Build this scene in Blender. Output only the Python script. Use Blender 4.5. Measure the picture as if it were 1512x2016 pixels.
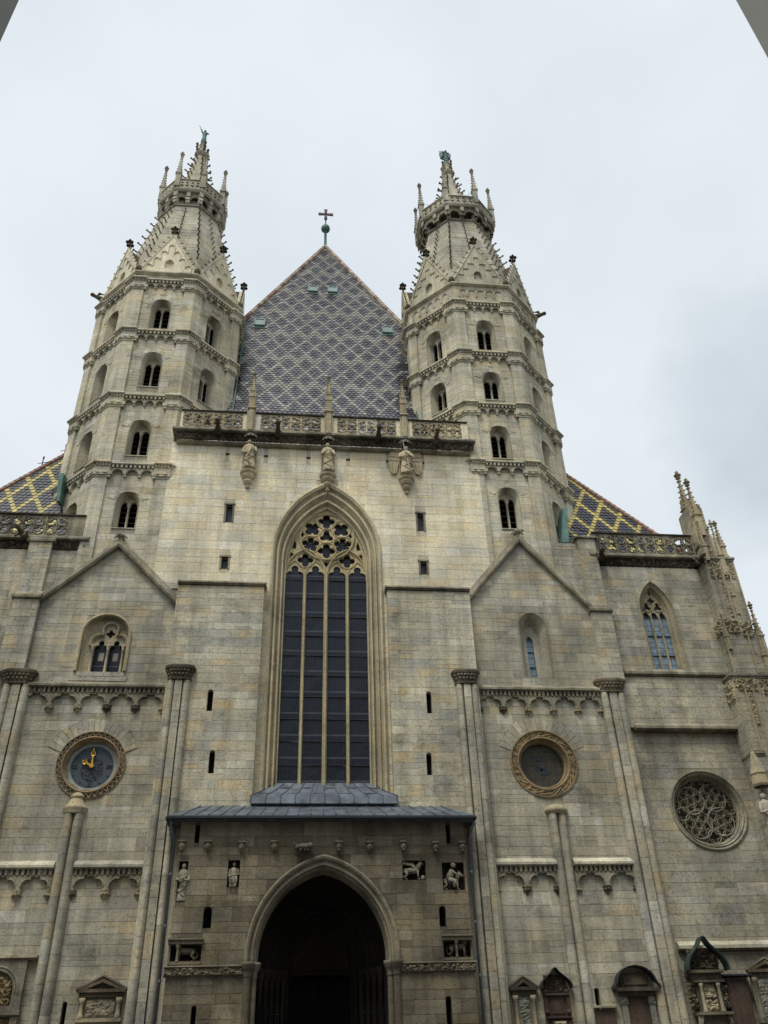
import bpy, math, random
from mathutils import Vector, Matrix, noise
from mathutils.geometry import tessellate_polygon

PI = math.pi
for o in list(bpy.data.objects):
    bpy.data.objects.remove(o)
sc = bpy.context.scene
col = sc.collection

# ---------------------------------------------------------------- camera
PITCH, ROLL, YAW = math.radians(34.872), math.radians(-2.008), math.radians(6.971)
CAM = Vector((-1.473, -36.5, 1.65))
_f = Vector((math.sin(YAW)*math.cos(PITCH), math.cos(YAW)*math.cos(PITCH), math.sin(PITCH)))
_r = Vector((math.cos(YAW), -math.sin(YAW), 0))
_u = _r.cross(_f)
_r2 = _r*math.cos(ROLL)+_u*math.sin(ROLL)
_u2 = -_r*math.sin(ROLL)+_u*math.cos(ROLL)
cd = bpy.data.cameras.new('camera')
cam = bpy.data.objects.new('camera', cd)
col.objects.link(cam)
cam.matrix_world = Matrix(((_r2.x, _u2.x, -_f.x, CAM.x), (_r2.y, _u2.y, -_f.y, CAM.y), (_r2.z, _u2.z, -_f.z, CAM.z), (0, 0, 0, 1)))
cd.sensor_fit = 'HORIZONTAL'
cd.sensor_width = 36.0
cd.lens = 36.0*1690/1512
cd.clip_start = 0.1
cd.clip_end = 6000
sc.camera = cam
sc.render.resolution_x, sc.render.resolution_y = 768, 1024

# ---------------------------------------------------------------- sky, sun, exposure
SUN_EL, SUN_AZ = math.radians(63), math.radians(212)      # azimuth clockwise from +Y
w = bpy.data.worlds.new('World')
sc.world = w
w.use_nodes = True
nt = w.node_tree
nt.nodes.clear()
N = nt.nodes.new
out = N('ShaderNodeOutputWorld')
sky = N('ShaderNodeTexSky')
sky.sky_type = 'NISHITA'
sky.sun_disc = False
sky.sun_elevation = SUN_EL
sky.sun_rotation = SUN_AZ
bg1 = N('ShaderNodeBackground')
bg1.inputs['Strength'].default_value = 0.1
nt.links.new(sky.outputs[0], bg1.inputs['Color'])
tc = N('ShaderNodeTexCoord')
mp = N('ShaderNodeMapping')
mp.inputs['Scale'].default_value = (1.0, 1.0, 1.6)
mp.inputs['Location'].default_value = (0.37, 0.11, 0.2)
nt.links.new(tc.outputs['Generated'], mp.inputs[0])
nz = N('ShaderNodeTexNoise')
nz.inputs['Scale'].default_value = 2.3
nz.inputs['Detail'].default_value = 5
nz.inputs['Roughness'].default_value = 0.5
nt.links.new(mp.outputs[0], nz.inputs['Vector'])
rp = N('ShaderNodeValToRGB')
rp.color_ramp.elements[0].position = 0.33
rp.color_ramp.elements[0].color = (0.665, 0.725, 0.765, 1)
rp.color_ramp.elements[1].position = 0.58
rp.color_ramp.elements[1].color = (0.76, 0.81, 0.85, 1)
nt.links.new(nz.outputs['Fac'], rp.inputs[0])
bg2 = N('ShaderNodeBackground')
bg2.inputs['Strength'].default_value = 0.665
# one darker bank of cloud to the right
dt_ = N('ShaderNodeVectorMath')
dt_.operation = 'DOT_PRODUCT'
nt.links.new(tc.outputs['Generated'], dt_.inputs[0])
dt_.inputs[1].default_value = (0.514, 0.619, 0.594)
ad = N('ShaderNodeMath')
ad.operation = 'MULTIPLY_ADD'
nt.links.new(nz.outputs['Fac'], ad.inputs[0])
ad.inputs[1].default_value = -0.05
nt.links.new(dt_.outputs['Value'], ad.inputs[2])
rp2 = N('ShaderNodeValToRGB')
rp2.color_ramp.elements[0].position = 0.961
rp2.color_ramp.elements[0].color = (1, 1, 1, 1)
rp2.color_ramp.elements[1].position = 0.977
rp2.color_ramp.elements[1].color = (0.745, 0.78, 0.80, 1)
nt.links.new(ad.outputs[0], rp2.inputs[0])
mm = N('ShaderNodeMix')
mm.data_type = 'RGBA'
mm.blend_type = 'MULTIPLY'
mm.inputs[0].default_value = 1
nt.links.new(rp.outputs[0], mm.inputs[6])
nt.links.new(rp2.outputs[0], mm.inputs[7])
nt.links.new(mm.outputs[2], bg2.inputs['Color'])
mx = N('ShaderNodeMixShader')
mx.inputs[0].default_value = 0.94                          # closed cloud cover over a thin blue
nt.links.new(bg1.outputs[0], mx.inputs[1])
nt.links.new(bg2.outputs[0], mx.inputs[2])
nt.links.new(mx.outputs[0], out.inputs['Surface'])

sl = bpy.data.lights.new('sun', 'SUN')
sl.energy = 1.5
sl.angle = math.radians(20)
sl.color = (1.0, 0.96, 0.88)
sun = bpy.data.objects.new('sun', sl)
col.objects.link(sun)
sd = Vector((math.sin(SUN_AZ)*math.cos(SUN_EL), math.cos(SUN_AZ)*math.cos(SUN_EL), math.sin(SUN_EL)))
sun.rotation_euler = sd.to_track_quat('Z', 'Y').to_euler()
sun.location = (0, -60, 90)

vs = sc.view_settings
vs.view_transform = 'Standard'
vs.look = 'None'
vs.gamma = 1
vs.use_curve_mapping = False
vs.exposure = 0.75

# ---------------------------------------------------------------- materials
M = {}
def newmat(name):
    m = bpy.data.materials.new(name)
    m.use_nodes = True
    t = m.node_tree
    t.nodes.clear()
    o = t.nodes.new('ShaderNodeOutputMaterial')
    b = t.nodes.new('ShaderNodeBsdfPrincipled')
    t.links.new(b.outputs[0], o.inputs[0])
    M[name] = m
    return m, t, b
def mathn(t, op, a, b=None, c=None):
    n = t.nodes.new('ShaderNodeMath')
    n.operation = op
    for i, v in enumerate((a, b, c)):
        if v is None: continue
        if isinstance(v, (int, float)): n.inputs[i].default_value = v
        else: t.links.new(v, n.inputs[i])
    return n.outputs[0]
def noisen(t, vec, scale, detail=4, rough=0.55):
    n = t.nodes.new('ShaderNodeTexNoise')
    n.inputs['Scale'].default_value = scale
    n.inputs['Detail'].default_value = detail
    n.inputs['Roughness'].default_value = rough
    t.links.new(vec, n.inputs['Vector'])
    return n.outputs['Fac']
def rampn(t, fac, stops, interp='LINEAR'):
    r = t.nodes.new('ShaderNodeValToRGB')
    r.color_ramp.interpolation = interp
    while len(r.color_ramp.elements) < len(stops): r.color_ramp.elements.new(0.5)
    for e, (p, c) in zip(r.color_ramp.elements, stops):
        e.position = p
        e.color = (c, c, c, 1) if isinstance(c, (int, float)) else (*c, 1)
    t.links.new(fac, r.inputs[0])
    return r.outputs[0]
def mul(t, a, b, f=1.0):
    n = t.nodes.new('ShaderNodeMix')
    n.data_type = 'RGBA'
    n.blend_type = 'MULTIPLY'
    n.inputs[0].default_value = f
    t.links.new(a, n.inputs[6])
    t.links.new(b, n.inputs[7])
    return n.outputs[2]
def posn(t, scale=(1, 1, 1)):
    g = t.nodes.new('ShaderNodeNewGeometry')
    m = t.nodes.new('ShaderNodeMapping')
    m.inputs['Scale'].default_value = scale
    t.links.new(g.outputs['Position'], m.inputs[0])
    return g, m.outputs[0]
def stone_mat(name, cols, blotch=(0.66, 1.1), streak=(0.78, 1.06), pits=0.55, bump=0.35, rough=0.9, soot=0.62, gain=1.0, warm=0.955):
    m, t, b = newmat(name)
    g, p = posn(t)
    oi = t.nodes.new('ShaderNodeObjectInfo')
    rnd = mathn(t, 'FRACT', mathn(t, 'ADD', g.outputs['Random Per Island'], oi.outputs['Random']))
    n = len(cols)
    cols = [(q[0]*gain*1.02, q[1]*gain, q[2]*gain*warm) for q in cols]   # grain and stains below take about a quarter off
    c = rampn(t, rnd, [(i/n, cc) for i, cc in enumerate(cols)], 'CONSTANT')
    c = mul(t, c, rampn(t, noisen(t, p, 0.32, 7, 0.6), [(0.36, blotch[0]), (0.62, blotch[1])]))
    _, ps = posn(t, (2.2, 2.2, 0.14))
    c = mul(t, c, rampn(t, noisen(t, ps, 1.0, 5, 0.6), [(0.36, streak[0]), (0.6, streak[1])]))
    hue = t.nodes.new('ShaderNodeValToRGB')
    hue.color_ramp.elements[0].position = 0.38
    hue.color_ramp.elements[0].color = (0.90, 0.915, 0.93, 1)
    hue.color_ramp.elements[1].position = 0.6
    hue.color_ramp.elements[1].color = (1.06, 1.025, 0.93, 1)
    _, ph2 = posn(t, (0.9, 0.9, 1.5))
    t.links.new(noisen(t, ph2, 0.55, 6, 0.7), hue.inputs[0])
    c = mul(t, c, hue.outputs[0])
    _, pd = posn(t, (0.8, 0.8, 1.1))
    c = mul(t, c, rampn(t, noisen(t, pd, 0.62, 9, 0.68), [(0.54, 1.0), (0.68, soot)]))
    fine = noisen(t, p, 7.0, 6, 0.7)
    c = mul(t, c, rampn(t, fine, [(0.3, 0.84), (0.66, 1.1)]))
    c = mul(t, c, rampn(t, noisen(t, p, 16.0, 3, 0.6), [(0.36, pits), (0.43, 1.0)]))
    _, ph = posn(t, (1.2, 1.2, 7.0))
    c = mul(t, c, rampn(t, noisen(t, ph, 1.6, 4, 0.6), [(0.35, 0.91), (0.6, 1.03)]))
    t.links.new(c, b.inputs['Base Color'])
    b.inputs['Roughness'].default_value = rough
    b.inputs['Specular IOR Level'].default_value = 0.2
    bn = t.nodes.new('ShaderNodeBump')
    bn.inputs['Strength'].default_value = bump
    bn.inputs['Distance'].default_value = 0.04
    t.links.new(fine, bn.inputs['Height'])
    t.links.new(bn.outputs[0], b.inputs['Normal'])
    return m
def plain_mat(name, c, rough=0.6, metal=0.0, var=(0.75, 1.15), scale=3.0, spec=0.4, bump=0.0, perpiece=0.0):
    m, t, b = newmat(name)
    g, p = posn(t)
    cc = t.nodes.new('ShaderNodeRGB')
    cc.outputs[0].default_value = (*c, 1)
    x = cc.outputs[0]
    nf = noisen(t, p, scale, 5, 0.6)
    x = mul(t, x, rampn(t, nf, [(0.32, var[0]), (0.66, var[1])]))
    if perpiece:
        oi = t.nodes.new('ShaderNodeObjectInfo')
        rnd = mathn(t, 'FRACT', mathn(t, 'ADD', g.outputs['Random Per Island'], oi.outputs['Random']))
        x = mul(t, x, rampn(t, rnd, [(0.0, 1-perpiece), (1.0, 1+perpiece)]))
    t.links.new(x, b.inputs['Base Color'])
    b.inputs['Roughness'].default_value = rough
    b.inputs['Metallic'].default_value = metal
    b.inputs['Specular IOR Level'].default_value = spec
    if bump:
        bn = t.nodes.new('ShaderNodeBump')
        bn.inputs['Strength'].default_value = bump
        bn.inputs['Distance'].default_value = 0.03
        t.links.new(nf, bn.inputs['Height'])
        t.links.new(bn.outputs[0], b.inputs['Normal'])
    return m
def glass_mat(name, c, line, sx, sz, rough=0.12, lw=0.08):
    """leaded glass: dark glass carrying a net of thin lead cames"""
    m, t, b = newmat(name)
    g, p = posn(t)
    sep = t.nodes.new('ShaderNodeSeparateXYZ')
    t.links.new(p, sep.inputs[0])
    def grid(v, s):
        f = mathn(t, 'FRACT', mathn(t, 'MULTIPLY', v, s))
        return mathn(t, 'LESS_THAN', f, lw)
    gm = mathn(t, 'MAXIMUM', grid(sep.outputs[0], sx), grid(sep.outputs[2], sz))
    mixn = t.nodes.new('ShaderNodeMix')
    mixn.data_type = 'RGBA'
    t.links.new(gm, mixn.inputs[0])
    cc = t.nodes.new('ShaderNodeRGB')
    cc.outputs[0].default_value = (*c, 1)
    x = mul(t, cc.outputs[0], rampn(t, noisen(t, p, 5.0, 3), [(0.3, 0.6), (0.7, 1.4)]))
    t.links.new(x, mixn.inputs[6])
    mixn.inputs[7].default_value = (*line, 1)
    t.links.new(mixn.outputs[2], b.inputs['Base Color'])
    b.inputs['Roughness'].default_value = rough
    b.inputs['Specular IOR Level'].default_value = 0.28
    bn = t.nodes.new('ShaderNodeBump')
    bn.inputs['Strength'].default_value = 0.4
    bn.inputs['Distance'].default_value = 0.05
    t.links.new(noisen(t, p, 9.0, 4, 0.7), bn.inputs['Height'])
    t.links.new(bn.outputs[0], b.inputs['Normal'])
    return m

stone_mat('stone_cream', [(.43, .40, .31), (.42, .39, .305), (.435, .40, .315), (.41, .385, .30), (.44, .41, .325), (.425, .39, .295), (.45, .43, .36), (.41, .36, .26), (.43, .395, .31), (.385, .37, .31)], blotch=(0.8, 1.1), streak=(0.86, 1.05), soot=0.8, gain=1.76, warm=0.965)
stone_mat('stone_tower', [(.365, .345, .275), (.355, .335, .265), (.37, .35, .28), (.36, .34, .265), (.35, .335, .27), (.40, .385, .325), (.365, .325, .235), (.33, .315, .255)], blotch=(0.72, 1.1), gain=1.58, warm=0.97)
stone_mat('stone_flank', [(.36, .34, .27), (.35, .33, .265), (.365, .345, .275), (.34, .325, .265), (.36, .34, .27), (.30, .292, .245), (.41, .395, .325), (.38, .325, .225), (.29, .285, .25), (.33, .32, .265)], blotch=(0.68, 1.1), gain=1.54, warm=0.97)
stone_mat('stone_grey', [(.305, .29, .23), (.295, .28, .222), (.315, .30, .238), (.30, .283, .222), (.285, .273, .222), (.31, .293, .235), (.24, .232, .195), (.36, .347, .295), (.33, .29, .21), (.255, .247, .215), (.295, .288, .25), (.30, .288, .232), (.272, .263, .218)], blotch=(0.64, 1.13), gain=1.52, warm=0.975, soot=0.58)
stone_mat('stone_brown', [(.205, .18, .13), (.18, .16, .12), (.235, .205, .145), (.155, .135, .105), (.21, .19, .145), (.26, .235, .18)], blotch=(0.6, 1.1))
stone_mat('stone_spire', [(.345, .33, .27), (.33, .32, .265), (.355, .34, .28), (.32, .31, .26)], blotch=(0.62, 1.12), gain=1.38, warm=0.97)
stone_mat('stone_soot_carved', [(.20, .175, .13), (.18, .16, .12), (.22, .195, .145)], blotch=(0.6, 1.1))
stone_mat('stone_carved', [(.37, .325, .23), (.35, .31, .225), (.385, .335, .235)], blotch=(0.7, 1.06), pits=0.5, gain=1.25)
stone_mat('stone_ochre', [(.44, .375, .24), (.41, .355, .23)], blotch=(0.75, 1.06), gain=1.35)
stone_mat('stone_jamb', [(.40, .36, .265), (.385, .35, .26), (.41, .365, .265), (.385, .335, .235)], blotch=(0.72, 1.08), gain=1.4)
plain_mat('rose_back', (.05, .042, .031), 0.8, 0.0, (0.6, 1.4), 4.0)
stone_mat('stone_statue', [(.44, .38, .27), (.42, .365, .265)], blotch=(0.7, 1.08), pits=0.7, gain=1.3)
stone_mat('stone_warm', [(.36, .275, .165), (.34, .26, .16)], blotch=(0.7, 1.06))
stone_mat('stone_trim', [(.30, .285, .225), (.27, .255, .205), (.325, .30, .235), (.25, .23, .18)], blotch=(0.55, 1.1), streak=(0.6, 1.08), pits=0.4, gain=1.12)
stone_mat('stone_sooty', [(.145, .125, .095), (.12, .105, .08), (.17, .14, .10)], blotch=(0.45, 1.2), streak=(0.6, 1.1))  # sooty stone; also colours the painted shade strips under ledges
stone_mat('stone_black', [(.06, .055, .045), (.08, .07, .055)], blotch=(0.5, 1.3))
stone_mat('stone_pale', [(.46, .44, .39), (.43, .41, .36)], blotch=(0.8, 1.05))
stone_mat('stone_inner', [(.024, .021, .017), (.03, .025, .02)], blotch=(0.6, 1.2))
stone_mat('marble_red', [(.105, .073, .06), (.095, .07, .06)], rough=0.75, blotch=(0.5, 1.2))
stone_mat('marble_grey', [(.26, .27, .235)], rough=0.7, blotch=(0.65, 1.12))
stone_mat('mortar_light', [(.55, .51, .41)], blotch=(0.78, 1.08), streak=(0.86, 1.05))
stone_mat('mortar_grey', [(.37, .35, .28)], blotch=(0.66, 1.1))
stone_mat('mortar_dark', [(.15, .13, .10)], blotch=(0.5, 1.1))
plain_mat('lead', (.115, .135, .16), 0.5, 0.3, (0.45, 1.4), 1.9, bump=0.35, perpiece=.1)
plain_mat('lead_dark', (.03, .034, .04), 0.5, 0.3)
plain_mat('copper_dark', (.026, .046, .041), 0.7, 0.0, (0.6, 1.2), 2.0)
plain_mat('copper', (.095, .185, .16), 0.75, 0.0, (0.6, 1.15), 2.0)
plain_mat('copper_hatch', (.17, .25, .245), 0.6, 0.0, (0.8, 1.1), 2.0)
plain_mat('iron', (.035, .033, .036), 0.6, 0.5)
plain_mat('iron_rust', (.09, .065, .06), 0.7, 0.3)
plain_mat('zinc_pipe', (.12, .15, .18), 0.5, 0.4)
plain_mat('gold', (.72, .42, .06), 0.35, 0.6, (0.85, 1.1))
plain_mat('void', (.008, .008, .009), 0.9, spec=0.1)
plain_mat('louvre', (.055, .045, .036), 0.8)
plain_mat('door_wood', (.007, .007, .007), 0.8, spec=0.08)
plain_mat('dial', (.05, .068, .082), 0.6, 0.0, (0.8, 1.15), 4.0)
plain_mat('dial_light', (.085, .11, .125), 0.6)
plain_mat('dial_rim', (.34, .37, .35), 0.6, 0.0, (0.8, 1.1), 3.0)
plain_mat('dial_carving', (.12, .125, .15), 0.55, bump=0.3)
plain_mat('numeral', (.012, .012, .015), 0.5)
plain_mat('tile_pale', (.275, .262, .232), 0.28, 0.0, (0.7, 1.1), 2.0, 0.5, perpiece=0.22)
plain_mat('tile_dark', (.088, .086, .10), 0.28, 0.0, (0.6, 1.4), 1.5, 0.5, perpiece=0.35)
plain_mat('tile_black', (.028, .028, .034), 0.3, 0.0, (0.6, 1.4), 1.5, 0.5, perpiece=0.35)
plain_mat('tile_yellow', (.44, .355, .095), 0.3, 0.0, (0.75, 1.1), 2.0, 0.5, perpiece=0.2)
plain_mat('terracotta', (.25, .13, .09), 0.6, 0.0, (0.7, 1.2), 2.0, perpiece=0.3)
plain_mat('terracotta_pale', (.36, .28, .21), 0.6, 0.0, (0.7, 1.2), 2.0, perpiece=0.35)
plain_mat('render_plaster', (.30, .30, .265), 0.85, 0.0, (0.88, 1.06), 0.8)
plain_mat('pavement', (.09, .088, .083), 0.8, 0.0, (0.8, 1.15), 0.6)
glass_mat('glass_dark', (.007, .010, .019), (.06, .066, .08), 9.0, 0.975, 0.14, 0.07)
glass_mat('glass_blue', (.20, .28, .35), (.05, .07, .085), 6.0, 3.3, 0.1, 0.09)
glass_mat('glass_slate', (.035, .045, .055), (.02, .025, .03), 6.0, 3.3, 0.2, 0.09)
glass_mat('glass_round', (.06, .055, .04), (.035, .034, .028), 3.0, 3.0, 0.3, 0.05)

# ---------------------------------------------------------------- geometry helpers
Z = Vector((0, 0, 1))
class MB:
    def __init__(s): s.v, s.f = [], []
    def add(s, vs, fs):
        k = len(s.v)
        s.v.extend([tuple(p) for p in vs])
        s.f.extend([tuple(i+k for i in f) for f in fs])
    def hexa(s, p):                                        # 8 points: bottom ring, top ring
        s.add(p, [(0, 3, 2, 1), (4, 5, 6, 7), (0, 1, 5, 4), (1, 2, 6, 5), (2, 3, 7, 6), (3, 0, 4, 7)])
    def box(s, x0, x1, y0, y1, z0, z1):
        s.hexa([(x0, y0, z0), (x1, y0, z0), (x1, y1, z0), (x0, y1, z0), (x0, y0, z1), (x1, y0, z1), (x1, y1, z1), (x0, y1, z1)])
    def fbox(s, fr, u0, u1, z0, z1, d0, d1):               # a box in a frame
        s.hexa([fp(fr, u0, z0, d1), fp(fr, u1, z0, d1), fp(fr, u1, z0, d0), fp(fr, u0, z0, d0),
                fp(fr, u0, z1, d1), fp(fr, u1, z1, d1), fp(fr, u1, z1, d0), fp(fr, u0, z1, d0)])
    def loft(s, loops, closed=True, cap0=False, cap1=False):
        n = len(loops[0])
        vs = [p for l in loops for p in l]
        fs = []
        for i in range(len(loops)-1):
            for j in range(n if closed else n-1):
                k = (j+1) % n
                fs.append((i*n+j, i*n+k, (i+1)*n+k, (i+1)*n+j))
        if cap0: fs.append(tuple(range(n-1, -1, -1)))
        if cap1: fs.append(tuple(range((len(loops)-1)*n, len(loops)*n)))
        s.add(vs, fs)
    def plate(s, outer, holes, fr, d0, d1=None):           # flat sheet or extruded plate d0 (back) .. d1 (front)
        polys = [outer]+list(holes)
        pts = [p for q in polys for p in q]
        tris = tessellate_polygon([[Vector((a, b, 0)) for a, b in q] for q in polys])
        if d1 is None:
            s.add([fp(fr, a, b, d0) for a, b in pts], tris)
            return
        n = len(pts)
        fs = [tuple(t) for t in tris]+[tuple(i+n for i in reversed(t)) for t in tris]
        k = 0
        for q in polys:
            m = len(q)
            for j in range(m):
                a, b = k+j, k+(j+1) % m
                fs.append((a, b, b+n, a+n))
            k += m
        s.add([fp(fr, a, b, d1) for a, b in pts]+[fp(fr, a, b, d0) for a, b in pts], fs)
    def tube(s, path, r, n=5, closed=False, caps=True):
        path = [Vector(p) for p in path]
        m = len(path)
        rs = r if isinstance(r, (list, tuple)) else [r]*m
        loops = []
        for i, p in enumerate(path):
            a = path[i-1] if (i > 0 or closed) else p
            b = path[(i+1) % m] if (i < m-1 or closed) else p
            t = (b-a)
            if t.length < 1e-9: t = Vector((0, 0, 1))
            t.normalize()
            ref = Vector((0, 1, 0)) if abs(t.y) < 0.9 else Vector((1, 0, 0))
            x = t.cross(ref).normalized()
            y = t.cross(x)
            loops.append([p+(x*math.cos(2*PI*k/n)+y*math.sin(2*PI*k/n))*rs[i] for k in range(n)])
        if closed: loops.append(loops[0])
        s.loft(loops, True, caps and not closed, caps and not closed)
    def lathe(s, c, prof, n=10, a0=0.0, a1=2*PI, sy=1.0):  # prof: (r, z)
        full = abs(a1-a0-2*PI) < 1e-6
        m = n if full else n+1
        loops = [[(c[0]+r*math.cos(a0+(a1-a0)*k/n), c[1]+sy*r*math.sin(a0+(a1-a0)*k/n), c[2]+z) for k in range(m)] for r, z in prof]
        s.loft(loops, full)
    def ball(s, c, rx, ry, rz, n=8, m=6):
        prof = [(math.sin(PI*i/m), -math.cos(PI*i/m)) for i in range(m+1)]
        loops = [[(c[0]+rx*max(a, 1e-3)*math.cos(2*PI*k/n), c[1]+ry*max(a, 1e-3)*math.sin(2*PI*k/n), c[2]+rz*b) for k in range(n)] for a, b in prof]
        s.loft(loops, True)
    def build(s, name, mat, parent=None, smooth=False, kind=None, label=None):
        me = bpy.data.meshes.new(name)
        me.from_pydata(s.v, [], s.f)
        me.materials.append(M[mat])
        if smooth: me.polygons.foreach_set('use_smooth', [True]*len(me.polygons))
        o = bpy.data.objects.new(name, me)
        col.objects.link(o)
        if parent is not None:
            o.parent = parent
            if parent.parent is None: o.location = -parent.location if parent.type == 'EMPTY' else (0, 0, 0)
        if kind: o['kind'] = kind
        if label: o['label'] = label
        return o
def fp(fr, u, z, d): return fr[0]+fr[1]*u+Z*z+fr[2]*d
FAC = (Vector((0, 0, 0)), Vector((1, 0, 0)), Vector((0, -1, 0)))      # the facade plane y = 0, d towards the square
def fac(y): return (Vector((0, y, 0)), Vector((1, 0, 0)), Vector((0, -1, 0)))
def thing(name, label, cat, loc=(0, 0, 0), group=None):
    o = bpy.data.objects.new(name, None)
    col.objects.link(o)
    o.location = loc
    o.empty_display_size = 0.3
    o['label'] = label
    o['category'] = cat
    if group: o['group'] = group
    return o
def tag(o, label, cat, group=None):
    o['label'] = label
    o['category'] = cat
    if group: o['group'] = group
    return o
def copyobj(o, parent, loc=None, rot=None):
    c = o.copy()
    col.objects.link(c)
    c.parent = parent
    if loc is not None: c.location = loc
    if rot is not None: c.rotation_euler = rot
    return c
def copytree(root, loc, label, rotz=None):
    r = root.copy()
    col.objects.link(r)
    r.location = loc
    r['label'] = label
    if rotz is not None: r.rotation_euler = (0, 0, rotz)
    for ch in list(root.children):
        c = copyobj(ch, r)
        for g in list(ch.children): copyobj(g, c)
    return r

# 2-D outlines
def arch(cx, w, zs, za, n=9):
    h = za-zs
    if h < w*0.999:
        return [(cx-w*math.cos(PI*i/(2*n)), zs+h*math.sin(PI*i/(2*n))) for i in range(2*n+1)]
    R = (w*w+h*h)/(2*w)
    te = math.acos((w-R)/R)
    L = [(cx-w+R+R*math.cos(PI+(te-PI)*i/n), zs+R*math.sin(PI+(te-PI)*i/n)) for i in range(n+1)]
    return L+[(2*cx-x, z) for x, z in reversed(L[:-1])]
def opening(cx, w, z0, zs, za, n=9): return [(cx-w, z0)]+arch(cx, w, zs, za, n)+[(cx+w, z0)]
def rect(u0, u1, z0, z1): return [(u0, z0), (u0, z1), (u1, z1), (u1, z0)]
def circ(cx, cz, r, n=24, a=0.0): return [(cx+r*math.cos(a+2*PI*i/n), cz+r*math.sin(a+2*PI*i/n)) for i in range(n)]
def foil(cx, cz, r, n, rot=PI/2, k=6, fat=0.5):
    p = []
    rc, rl = r*(1-fat*0.86), r*fat*0.86
    half = PI*0.62
    for j in range(n):
        a = rot+2*PI*j/n
        for i in range(k+1):
            b = a-half+2*half*i/k
            p.append((cx+rc*math.cos(a)+rl*math.cos(b), cz+rc*math.sin(a)+rl*math.sin(b)))
    return p
def trefoil_top(cx, w, zs, k=5):
    """path of a trefoil arch head from left spring to right spring"""
    L = []
    for i in range(k+1):
        a = PI-(PI*0.58)*i/k
        L.append((cx-w*0.5+w*0.5*math.cos(a), zs+w*0.5*math.sin(a)*1.05))
    T = []
    for i in range(2*k+1):
        a = math.radians(205)-math.radians(230)*i/(2*k)
        T.append((cx+w*0.42*math.cos(a), zs+w*0.86+w*0.44*math.sin(a)))
    R = [(2*cx-x, z) for x, z in reversed(L)]
    return L+T+R

def inter(z, polys):
    xs = []
    for q in polys:
        n = len(q)
        for i in range(n):
            (x0, y0), (x1, y1) = q[i], q[(i+1) % n]
            if (y0 <= z) != (y1 <= z): xs.append(x0+(z-y0)*(x1-x0)/(y1-y0))
    xs.sort()
    return [(xs[i], xs[i+1]) for i in range(0, len(xs)-1, 2)]
def isect(A, B): return [(max(a, c), min(b, d)) for a, b in A for c, d in B if min(b, d) > max(a, c)]

# one shared block of ashlar, unit size, front towards -y
_um = bpy.data.meshes.new('stone')
_i = 0.007
_um.from_pydata([(-.5, .5, -.5), (.5, .5, -.5), (.5, .5, .5), (-.5, .5, .5), (-.5+_i*.6, -.5, -.5+_i*1.6), (.5-_i*.6, -.5, -.5+_i*1.6), (.5-_i*.6, -.5, .5-_i*1.6), (-.5+_i*.6, -.5, .5-_i*1.6)],
                [], [(4, 5, 6, 7), (0, 1, 5, 4), (1, 2, 6, 5), (2, 3, 7, 6), (3, 0, 4, 7)])
UNIT = {}
def unit_stone(mat):
    if mat not in UNIT:
        m = _um.copy()
        m.materials.append(M[mat])
        UNIT[mat] = m
    return UNIT[mat]

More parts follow.
